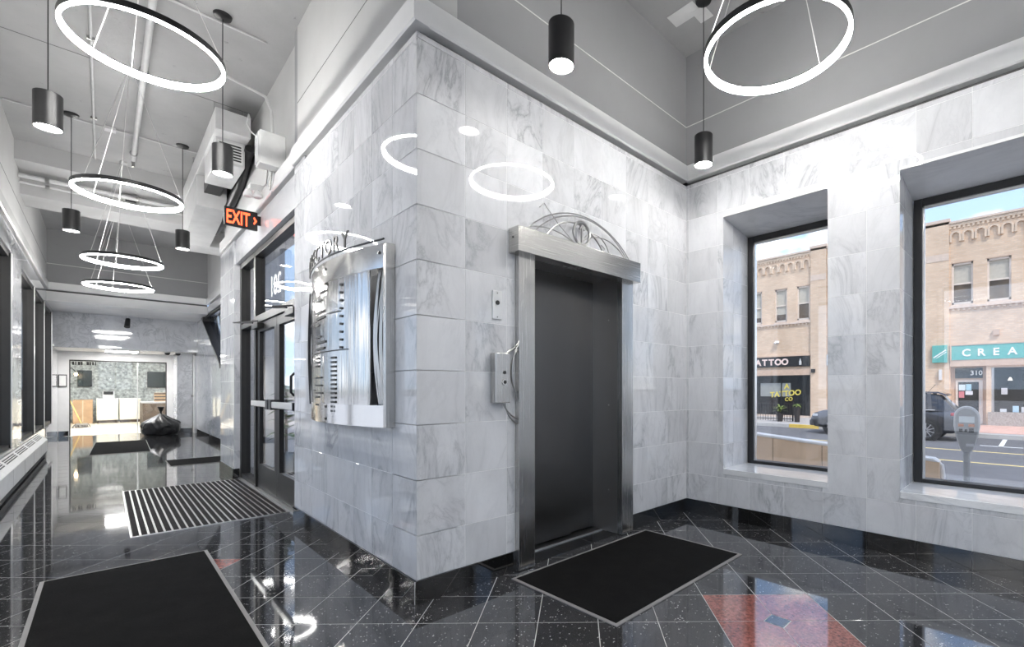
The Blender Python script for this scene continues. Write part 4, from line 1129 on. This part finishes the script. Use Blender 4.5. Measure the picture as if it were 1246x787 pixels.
shops = [(9.25, 13.2, -.34, 2.0), (1.66, 2.96, -.46, 2.25), (-1.8, 1.49, .157, 2.166), (5.6, 8.2, -.2, 2.05), (4.1, 5.3, -.46, 2.25)]
wh = [(a, b, 5.17, 7.12) for a, b in ups] + shops
MB().slab('x', FXX, FXX+.5, -4.5, 17.5, -.5, 9.0, wh).box(FXX+.5, FXX+10, -4.5, 17.5, 8.7, 8.8).box(FXX+.5, FXX+.6, -4.5, 17.5, -.5, 8.8).build('brick_wall', BRICK, bl)
for (a, b) in ((8.38, 9.2), (2.99, 3.95), (13.25, 13.6), (-2.6, -2.1)):
    p_ = MB().box(FXX-.10, FXX, a, b, -.45, 9.12).build('pilaster', BRICK, bl)
    MB().box(FXX-.14, FXX+.2, a-.04, b+.04, 9.12, 9.26).build('pilaster_cap', CAPS, p_)
    MB().box(FXX-.115, FXX-.1, a, b, 7.30, 7.62).build('stone_band', CAPS, p_)
y = -4.5
while y < 17.4:
    MB().box(FXX-.10, FXX+.35, y+.004, min(y+.9, 17.5)-.004, 9.0, 9.10).build('coping_stone', CAPS, bl); y += .9
def arch_mesh():
    mb = MB(); n = 10; ro, ri, d0, d1, hw = .217, .135, -.09, .0, .217
    P = []; F = []
    pts_o = [(ro*math.cos(math.pi*i/n), ro*math.sin(math.pi*i/n)) for i in range(n+1)]
    pts_i = [(ri*math.cos(math.pi*i/n), ri*math.sin(math.pi*i/n)) for i in range(n+1)]
    po = [(ro, -.30)] + pts_o + [(-ro, -.30)]; pi_ = [(ri, -.30)] + pts_i + [(-ri, -.30)]
    for d in (d0, d1):
        P += [(d, a, z) for a, z in po] + [(d, a, z) for a, z in pi_]
    m = len(po)
    for i in range(m-1):
        F += [(i, i+1, m+i+1, m+i), (i, 2*m+i, 2*m+i+1, i+1), (m+i, m+i+1, 3*m+i+1, 3*m+i)]
    F += [(0, m, 3*m, 2*m), (m-1, 3*m-1, 4*m-1, 2*m-1)]
    return mb.add(P, F)
a0 = None
runs = [(-2.0, 2.98), (3.97, 8.36), (9.22, 13.24)]
for (ra, rb) in runs:
    k = int(round((rb-ra)/.434)); st_ = (rb-ra)/k
    for i in range(k):
        if a0 is None: a0 = arch_mesh().build('corbel_arch', BRICK_L, bl, local=True); q = a0
        else: q = a0.copy(); COL.objects.link(q)
        q.location = (0, ra+st_*(i+.5)-6, 8.42+.45)
q = MB(); y = -4.4
while y < 17.3: q.box(FXX-.05, FXX, y, y+.09, 8.74, 8.86); y += .17
q.box(FXX-.06, FXX, -4.5, 17.5, 8.86, 8.99)
q.build('dentil_course', BRICK_L, bl)['kind'] = 'stuff'
q = MB(); y = -4.4
while y < 17.3: q.box(FXX-.06, FXX, y, y+.09, 4.88, 4.98); y += .20
q.build('sill_dentils', BRICK_L, bl)['kind'] = 'stuff'
MB().box(FXX-.09, FXX, -4.5, 17.5, 4.98, 5.08).build('sill_course', CAPS, bl)
for i, (a, b) in enumerate(ups):
    f = MB().box(FXX+.06, FXX+.12, a, a+.07, 5.17, 7.12).box(FXX+.06, FXX+.12, b-.07, b, 5.17, 7.12).box(FXX+.06, FXX+.12, a, b, 7.02, 7.12).box(FXX+.06, FXX+.12, a, b, 5.17, 5.27).box(FXX+.07, FXX+.12, a, b, 6.10, 6.17).build('sash_window', FRM, bl)
    lo = (5.55, 5.62, 6.12, 5.7, 5.8, 6.1, 6.10, 6.10, 6.1, 6.1, 6.1, 6.1)[i]
    MB().box(FXX+.13, FXX+.15, a, b, lo, 7.1).build('shade', SHADE, f)
    MB().box(FXX+.14, FXX+.16, a, b, 5.2, lo).build('dark_pane', DGL, f)
    MB().box(FXX-.02, FXX+.12, a-.05, b+.05, 5.08, 5.17).build('sill', CAPS, f)
    MB().box(FXX-.012, FXX, a-.06, b+.06, 7.12, 7.17).build('lintel', LINT, f)
# tattoo shop
ts = MB().box(FXX-.12, FXX, 9.25, 13.2, 2.50, 3.10).build('shop_sign', INK, bl)
MB().box(FXX-.14, FXX, 9.22, 13.22, 3.10, 3.17).build('sign_trim', LINT, ts)
REDL = plain('sign_letter', (.85, .66, .58), .5)
for i, c in enumerate('TATTOO'):
    text('sign_letter', c, .50, (FXX-.125, 12.62-i*.40, 2.62), (0,-1,0), (0,0,1), REDL, ts, .01, align='CENTER', bold=.02)
MB().lathe([(0, 0), (.07, 0), (.07, .2), (.03, .27), (.03, .36), (0, .36)], (FXX-.14, 9.75, 2.58), 12).build('bottle_emblem', plain('emblem_grey', (.5, .5, .48), .5), ts, smooth=True)
MB().box(FXX-.08, FXX, 9.22, 13.2, 2.0, 2.34).build('lintel', LINT, bl)
g1 = MB().box(FXX+.20, FXX+.24, 9.25, 13.2, -.34, 2.0).build('shop_window', SHOPG, bl)
for y in (9.25, 10.9, 12.9): MB().box(FXX+.14, FXX+.22, y, y+.06, -.34, 2.0).build('window_bar', INK, g1)
MB().box(FXX+.17, FXX+.2, 10.4, 12.2, .75, 1.55).build('poster_board', plain('grey_board', (.30, .31, .29), .6), g1)
GOLD = plain('gold_leaf', (.75, .62, .12), .5)
text('window_text', 'A', .42, (FXX+.15, 10.62, 1.22), (0,-1,.12), (0,0,1), GOLD, g1, .004, align='CENTER', bold=.012)
text('window_text', 'TATTOO', .44, (FXX+.15, 10.70, .78), (0,-1,.10), (0,0,1), GOLD, g1, .004, align='CENTER', bold=.012)
text('window_text', 'CO', .30, (FXX+.15, 10.5, .50), (0,-1,.10), (0,0,1), GOLD, g1, .004, align='CENTER', bold=.006)
MB().box(FXX-.02, FXX+.24, 9.25, 13.2, -.46, -.34).build('window_sill', CAPS, g1)
fl_ = MB().box(FXX-.12, FXX, 11.0, 11.2, 3.92, 4.06).build('flood_light', WHITE, bl); MB().cyl((FXX-.18, 11.0, 3.9), (FXX-.10, 11.04, 4.0), .07, .05, n=12).cyl((FXX-.18, 11.2, 3.9), (FXX-.10, 11.16, 4.0), .07, .05, n=12).build('flood_head', WHITE, fl_)
MB().box(FXX-.18, FXX-.1, 8.95, 9.15, 2.12, 2.32).build('alarm_box', INK, bl)
# cream shop
TEAL = plain('teal_panel', (.12, .42, .37), .5, var=.06); LETW = plain('white_letter', (.85, .86, .82), .4)
cs_ = MB().box(FXX-.10, FXX, -2.0, 2.9, 2.55, 3.22).build('shop_sign', TEAL, bl)
for i, (c, y) in enumerate((('C', 2.36), ('R', 1.83), ('E', 1.32), ('A', .78), ('M', .22))):
    text('sign_letter', c, .46, (FXX-.105, y, 2.72), (0,-1,0), (0,0,1), LETW, cs_, .01, align='CENTER', bold=.012)
MB().box(FXX-.12, FXX, -2.02, 2.95, 3.22, 3.27).box(FXX-.14, FXX-.02, 2.9, 2.96, 2.5, 3.27).build('sign_trim', LINT, cs_)
MB().box(FXX-.08, FXX, -2.05, 2.97, 2.25, 2.55).build('lintel', LINT, bl)
sb_ = MB().box(FXX-.22, FXX-.10, 3.05, 3.62, 2.45, 3.27).build('square_sign', TEAL, bl)
MB().obox((FXX-.225, 3.335, 2.86), (0, -.8, .6), (0, .6, .8), (1, 0, 0), .30, .028, .006).build('sign_stripe', LETW, sb_)
MB().obox((FXX-.225, 3.27, 2.80), (0, -.8, .6), (0, .6, .8), (1, 0, 0), .24, .014, .006).build('sign_stripe', LETW, sb_)
MB().box(FXX-.22, FXX-.10, 3.25, 3.37, 1.62, 2.12).build('wall_sconce', plain('sconce_white', (.7, .68, .66), .4), bl)
dbay = MB().box(FXX+.30, FXX+.34, 1.66, 2.96, -.46, 2.25).build('shop_door', LINT, bl)
MB().box(FXX+.26, FXX+.30, 1.80, 2.78, -.42, 1.60).build('door_frame', FRM, dbay); MB().box(FXX+.24, FXX+.27, 1.94, 2.68, -.30, 1.52).build('door_glass', SHOPG, dbay)
MB().box(FXX+.25, FXX+.28, 1.80, 2.80, 1.70, 2.18).build('transom_glass', SHOPG, dbay)
text('door_number', '310', .30, (FXX+.24, 2.25, 1.84), (0,-1,0), (0,0,1), LETW, dbay, .004, bold=.004)
for (y0, y1, z0, z1, c) in ((2.42, 2.66, 1.12, 1.40, (.62, .70, .74)), (2.20, 2.40, 1.12, 1.42, (.35, .55, .62)), (2.46, 2.66, .78, 1.08, (.62, .22, .24)), (2.15, 2.42, .92, 1.10, (.74, .74, .76))):
    MB().box(FXX+.235, FXX+.24, y0, y1, z0, z1).build('paper_notice', plain('notice_%02d' % int(c[0]*100), c, .7), dbay)
MB().box(FXX+.20, FXX+.24, 1.86, 1.89, .45, .75).build('door_pull', ALU, dbay)
g2 = MB().box(FXX+.22, FXX+.26, -1.8, 1.49, .157, 2.166).build('shop_window', SHOPG, bl)
MB().box(FXX+.12, FXX+.24, 1.40, 1.49, .157, 2.166).box(FXX+.12, FXX+.24, -.2, -.12, .157, 2.166).build('window_bar', ALU, g2)
for (y0, y1, z0, z1, m_) in ((.95, 1.16, .95, 1.24, WHITE_D), (.58, .78, .16, .44, plain('blue_card', (.45, .62, .72), .6)), (.98, 1.2, .16, .30, WHITE), (.40, .50, .16, .40, WHITE_D)):
    MB().box(FXX+.18, FXX+.22, y0, y1, z0, z1).build('window_display', m_, g2)
MB().lathe([(0, .1), (.03, .08), (.08, -.04), (0, -.05)], (FXX+.19, .86, 1.62), 12).build('shop_lamp', glow('shop_lamp', (1, .95, .85), 1.2), g2)
MB().box(FXX-.10, FXX+.24, -1.9, 1.60, -.45, .157).build('granite_knee_wall', plain('speckled_knee', (.36, .32, .28), .7, var=.35, scale=25), bl)
dk = MB().box(FXX+.25, FXX+.3, 4.1, 5.3, -.46, 2.25).build('shop_door', LINT, bl); MB().box(FXX+.22, FXX+.25, 4.25, 5.15, -.3, 1.55).box(FXX+.22, FXX+.25, 4.2, 5.2, 1.7, 2.18).build('door_glass', SHOPG, dk)
MB().box(FXX-.08, FXX, 3.96, 8.37, 2.5, 3.1).build('shop_sign', WHITE_D, bl)
MB().box(FXX+.22, FXX+.26, 5.6, 8.2, -.2, 2.05).build('shop_window', SHOPG, bl)
MB().box(FXX-.10, FXX, 1.2, 1.42, 3.62, 3.86).build('camera_box', LINT, bl)
MB().cyl((FXX-.03, 8.25, -.4), (FXX-.03, 8.25, 8.6), .05, n=10).build('drain_pipe', LINT, bl)

# ================================================================== SUV
PAINTC = Mt('car_paint').set(base=(.045, .047, .055), metal=.6, rough=.28, coat=1.0, coatr=.04).m
CGL = plain('car_glass', (.03, .033, .04), .05); TYRE = plain('tyre', (.012, .012, .012), .85); RIM = plain('alloy_rim', (.55, .55, .56), .3, metal=.9)
cr_ = thing('suv_car', (20.85, 4.22, -.60), 'dark grey SUV parked across the street, tail beside the shop door', 'car')
def loft(stations, closed_ring=True):
    mb = MB(); m = len(stations[0]); P = [p for s in stations for p in s]; F = []
    for i in range(len(stations)-1):
        for k in range(m): F.append((i*m+k, i*m+(k+1) % m, (i+1)*m+(k+1) % m, (i+1)*m+k))
    F += [tuple(range(m-1, -1, -1)), tuple(range((len(stations)-1)*m, len(stations)*m))]
    return mb.add(P, F)
def sec(y, zb, zt, hw, tz=.10, crown=.03):
    zm = zb + (zt-zb)*.55
    return [(-hw*.90, y, zb), (-hw*.99, y, zb+.12), (-hw, y, zm), (-hw*.97, y, zt-tz), (-hw*.86, y, zt), (0, y, zt+crown), (hw*.86, y, zt), (hw*.97, y, zt-tz), (hw, y, zm), (hw*.99, y, zb+.12), (hw*.90, y, zb)]
body = loft([sec(-2.42, .50, .86, .78), sec(-2.36, .36, 1.00, .86), sec(-2.15, .28, 1.06, .90), sec(-1.2, .24, 1.08, .93), sec(0, .24, 1.06, .93), sec(1.0, .24, 1.04, .93), sec(1.35, .24, 1.03, .92), sec(1.9, .26, .95, .90), sec(2.25, .30, .84, .85), sec(2.40, .40, .70, .74)])
body.build('body', PAINTC, cr_, smooth=True, local=True)
def sec2(y, zb, zt, wb_, wt):
    return [(-wb_, y, zb), (-wt-.02, y, zt-.06), (-wt+.06, y, zt), (wt-.06, y, zt), (wt+.02, y, zt-.06), (wb_, y, zb)]
cab = loft([sec2(-2.22, 1.00, 1.10, .80, .76), sec2(-1.80, 1.02, 1.58, .86, .68), sec2(-1.2, 1.04, 1.66, .88, .70), sec2(.1, 1.02, 1.66, .88, .70), sec2(.55, 1.0, 1.58, .87, .68), sec2(1.30, 1.0, 1.06, .84, .80)])
cab.build('cabin_glass', CGL, cr_, smooth=True, local=True)
loft([[(-.62, y, z), (.62, y, z), (.66, y, z-.05), (-.66, y, z-.05)] for y, z in ((-2.0, 1.60), (-1.75, 1.69), (-1.0, 1.71), (.1, 1.70), (.5, 1.64))]).build('roof', PAINTC, cr_, smooth=True, local=True)
for s in (-1, 1):
    for (y0, y1) in ((-1.62, -1.50), (-.55, -.45), (.50, .60)):
        MB().add([(s*.895, y0, 1.03), (s*.895, y1, 1.03), (s*.715, y1*.96, 1.62), (s*.715, y0*.96, 1.62), (s*.85, y0, 1.03), (s*.85, y1, 1.03), (s*.66, y1*.96, 1.64), (s*.66, y0*.96, 1.64)],
                 [(0,1,2,3),(4,7,6,5),(0,4,5,1),(1,5,6,2),(2,6,7,3),(3,7,4,0)]).build('pillar', PAINTC, cr_, local=True)
    MB().tube([(s*.915, -1.7, 1.06), (s*.92, -.5, 1.05), (s*.90, 1.2, 1.04)], .014, 5).build('chrome_strip', STEEL_P, cr_, local=True)
    tl = MB().box(s*.70, s*.90, -2.40, -2.12, .88, .98).build('tail_light', plain('tail_red', (.45, .05, .06), .2), cr_, bevel=.02, local=True)
    MB().box(s*.60, s*.86, 2.10, 2.30, .70, .80).build('head_lamp', plain('head_lamp', (.6, .62, .64), .1), cr_, bevel=.02, local=True)
    MB().box(s*.93, s*1.06, .72, .86, 1.0, 1.14).build('mirror', PAINTC, cr_, bevel=.03, local=True)
    for y in (-1.45, 1.48):
        MB().cyl((s*.90, y, .37), (s*.945, y, .37), .43, n=32).build('wheel_arch', INK, cr_, local=True)
        w_ = MB().lathe([(0, -.11), (.25, -.11), (.33, -.10), (.36, -.06), (.36, .06), (.33, .10), (.25, .11), (0, .11)], (0,0,0), 28).build('wheel', TYRE, cr_, smooth=True, local=True)
        w_.location = (s*.86, y, .36); w_.rotation_euler = (0, R(90)*s, 0)
        rm = MB().lathe([(.0, .112), (.05, .118), (.05, .112), (.20, .108), (.25, .122), (.25, .10)], (0,0,0), 24).build('rim', STEEL_DK, w_, smooth=True, local=True)
        sk = MB()
        for k in range(10):
            a = 2*math.pi*k/10; sk.obox((.14*math.cos(a), .14*math.sin(a), .120), (math.cos(a), math.sin(a), 0), (-math.sin(a), math.cos(a), 0), (0,0,1), .11, .016, .006)
        sk.build('spokes', RIM, w_, local=True)
MB().box(-.86, .86, -2.46, -2.30, .36, .62).build('rear_bumper', plain('bumper', (.05, .05, .055), .5), cr_, bevel=.05, local=True)
MB().box(-.80, .80, 2.28, 2.44, .32, .56).build('front_bumper', plain('bumper2', (.05, .05, .055), .5), cr_, bevel=.05, local=True)
MB().box(-.5, .5, 2.36, 2.42, .56, .70).build('grille', INK, cr_, local=True)
MB().box(-.26, .26, -2.47, -2.44, .62, .75).build('number_plate', WHITE, cr_, local=True)
MB().tube([(0, -1.4, 1.70), (0, -1.6, 1.95)], .006, 5).build('aerial', INK, cr_, local=True)

# ================================================================== patio things by the tattoo shop
fc = thing('iron_fence', (24.4, 10.2, -.45), 'black iron patio fence before the tattoo shop', 'fence')
FY0, FY1 = 8.9, 13.0
MB().box(24.38, 24.42, FY0, FY1, .42, .46).build('top_rail', INK, fc); MB().box(24.38, 24.42, FY0, FY1, -.36, -.32).build('bottom_rail', INK, fc)
y = FY0
while y <= FY1:
    MB().cyl((24.4, y, -.45), (24.4, y, .46), .012, n=6).build('picket', INK, fc); y += .14
MB().box(24.37, 24.43, FY0-.03, FY0+.03, -.45, .52).build('post', INK, fc); MB().box(24.37, 24.43, 10.9, 10.96, -.45, .52).build('post', INK, fc)
PINK = plain('pink_paint', (.66, .30, .26), .6)
for i, (yy, lab) in enumerate(((11.5, 'pink patio chair behind the fence, nearer the planter'), (12.5, 'pink patio chair behind the fence, at the window edge'))):
    pcx = thing('patio_chair', (25.2, yy, -.45), lab, 'chair', 'pink patio chairs')
    for k in range(5): MB().box(25.42, 25.46, yy-.26+k*.11, yy-.17+k*.11, -.05, .62).build('back_slat', PINK, pcx)
    MB().box(24.95, 25.45, yy-.27, yy+.27, -.05, -.01).build('seat', PINK, pcx)
    for (dx, dy) in ((-.22, -.25), (-.22, .22), (.22, -.25), (.22, .22)): MB().box(25.2+dx, 25.25+dx, yy+dy, yy+dy+.04, -.45, -.05).build('leg', INK, pcx)
    MB().box(24.95, 25.45, yy-.33, yy-.25, .16, .19).box(24.95, 25.45, yy+.25, yy+.33, .16, .19).build('armrest', INK, pcx)
LEAF = plain('palm_leaf', (.16, .22, .05), .5, var=.4); LEAF2 = plain('green_leaf', (.05, .14, .03), .45, var=.4); POT = plain('dark_pot', (.035, .030, .028), .6)
def leaf_blade(mb, p, d, L, w, droop, n=5):
    p, d = Vector(p), Vector(d).normalized(); side = d.cross(Vector((0,0,1))).normalized(); P = []
    for i in range(n+1):
        t = i/n; q = p + d*L*t + Vector((0,0,-droop*t*t)); ww = w*math.sin(math.pi*(.12+.88*t)**.8)*.5 + .001
        P += [q - side*ww + Vector((0,0,.15*ww)), q, q + side*ww + Vector((0,0,.15*ww))]
    F = []
    for i in range(n): F += [(i*3, i*3+1, i*3+4, i*3+3), (i*3+1, i*3+2, i*3+5, i*3+4)]
    mb.add(P, F)
def potted(name, label, c, ph, pr, n, L, w, droop, stem, leafm, rise=(.5, 1.4)):
    t = thing(name, c, label, 'plant')
    MB().lathe([(0, 0), (pr*.75, 0), (pr, ph), (pr*.9, ph), (pr*.85, ph-.03), (0, ph-.03)], c, 18).build('pot', POT, t, smooth=True)
    MB().cyl((c[0], c[1], c[2]+ph-.03), (c[0], c[1], c[2]+ph+stem), .02, .012, n=8).build('stem', WOOD, t)
    for i in range(n):
        a = 2.4*i; e = rs.uniform(*rise); mb = MB()
        leaf_blade(mb, (c[0], c[1], c[2]+ph+stem*(.2+.8*i/n)), (math.cos(a), math.sin(a), e), L*rs.uniform(.75, 1.1), w, droop)
        mb.build('leaf', leafm, t, smooth=True)
    return t
potted('potted_palm', 'potted palm with arching fronds before the tattoo shop', (23.9, 9.35, -.45), .40, .17, 18, .62, .09, .30, .30, LEAF)
potted('tall_planter', 'dark planter with drooping leaves by the brick pilaster', (24.0, 8.55, -.45), .75, .16, 14, .42, .09, .28, .10, LEAF)
potted('doorway_plant', 'leafy potted plant outside the glass entrance doors', (1.78, 7.55, -.02), .30, .14, 26, .30, .11, .12, .95, LEAF2, (.1, .9))
potted('landing_plant', 'smaller potted plant on the outside landing', (2.35, 7.9, -.02), .28, .14, 20, .28, .10, .12, .7, LEAF2, (.1, .9))
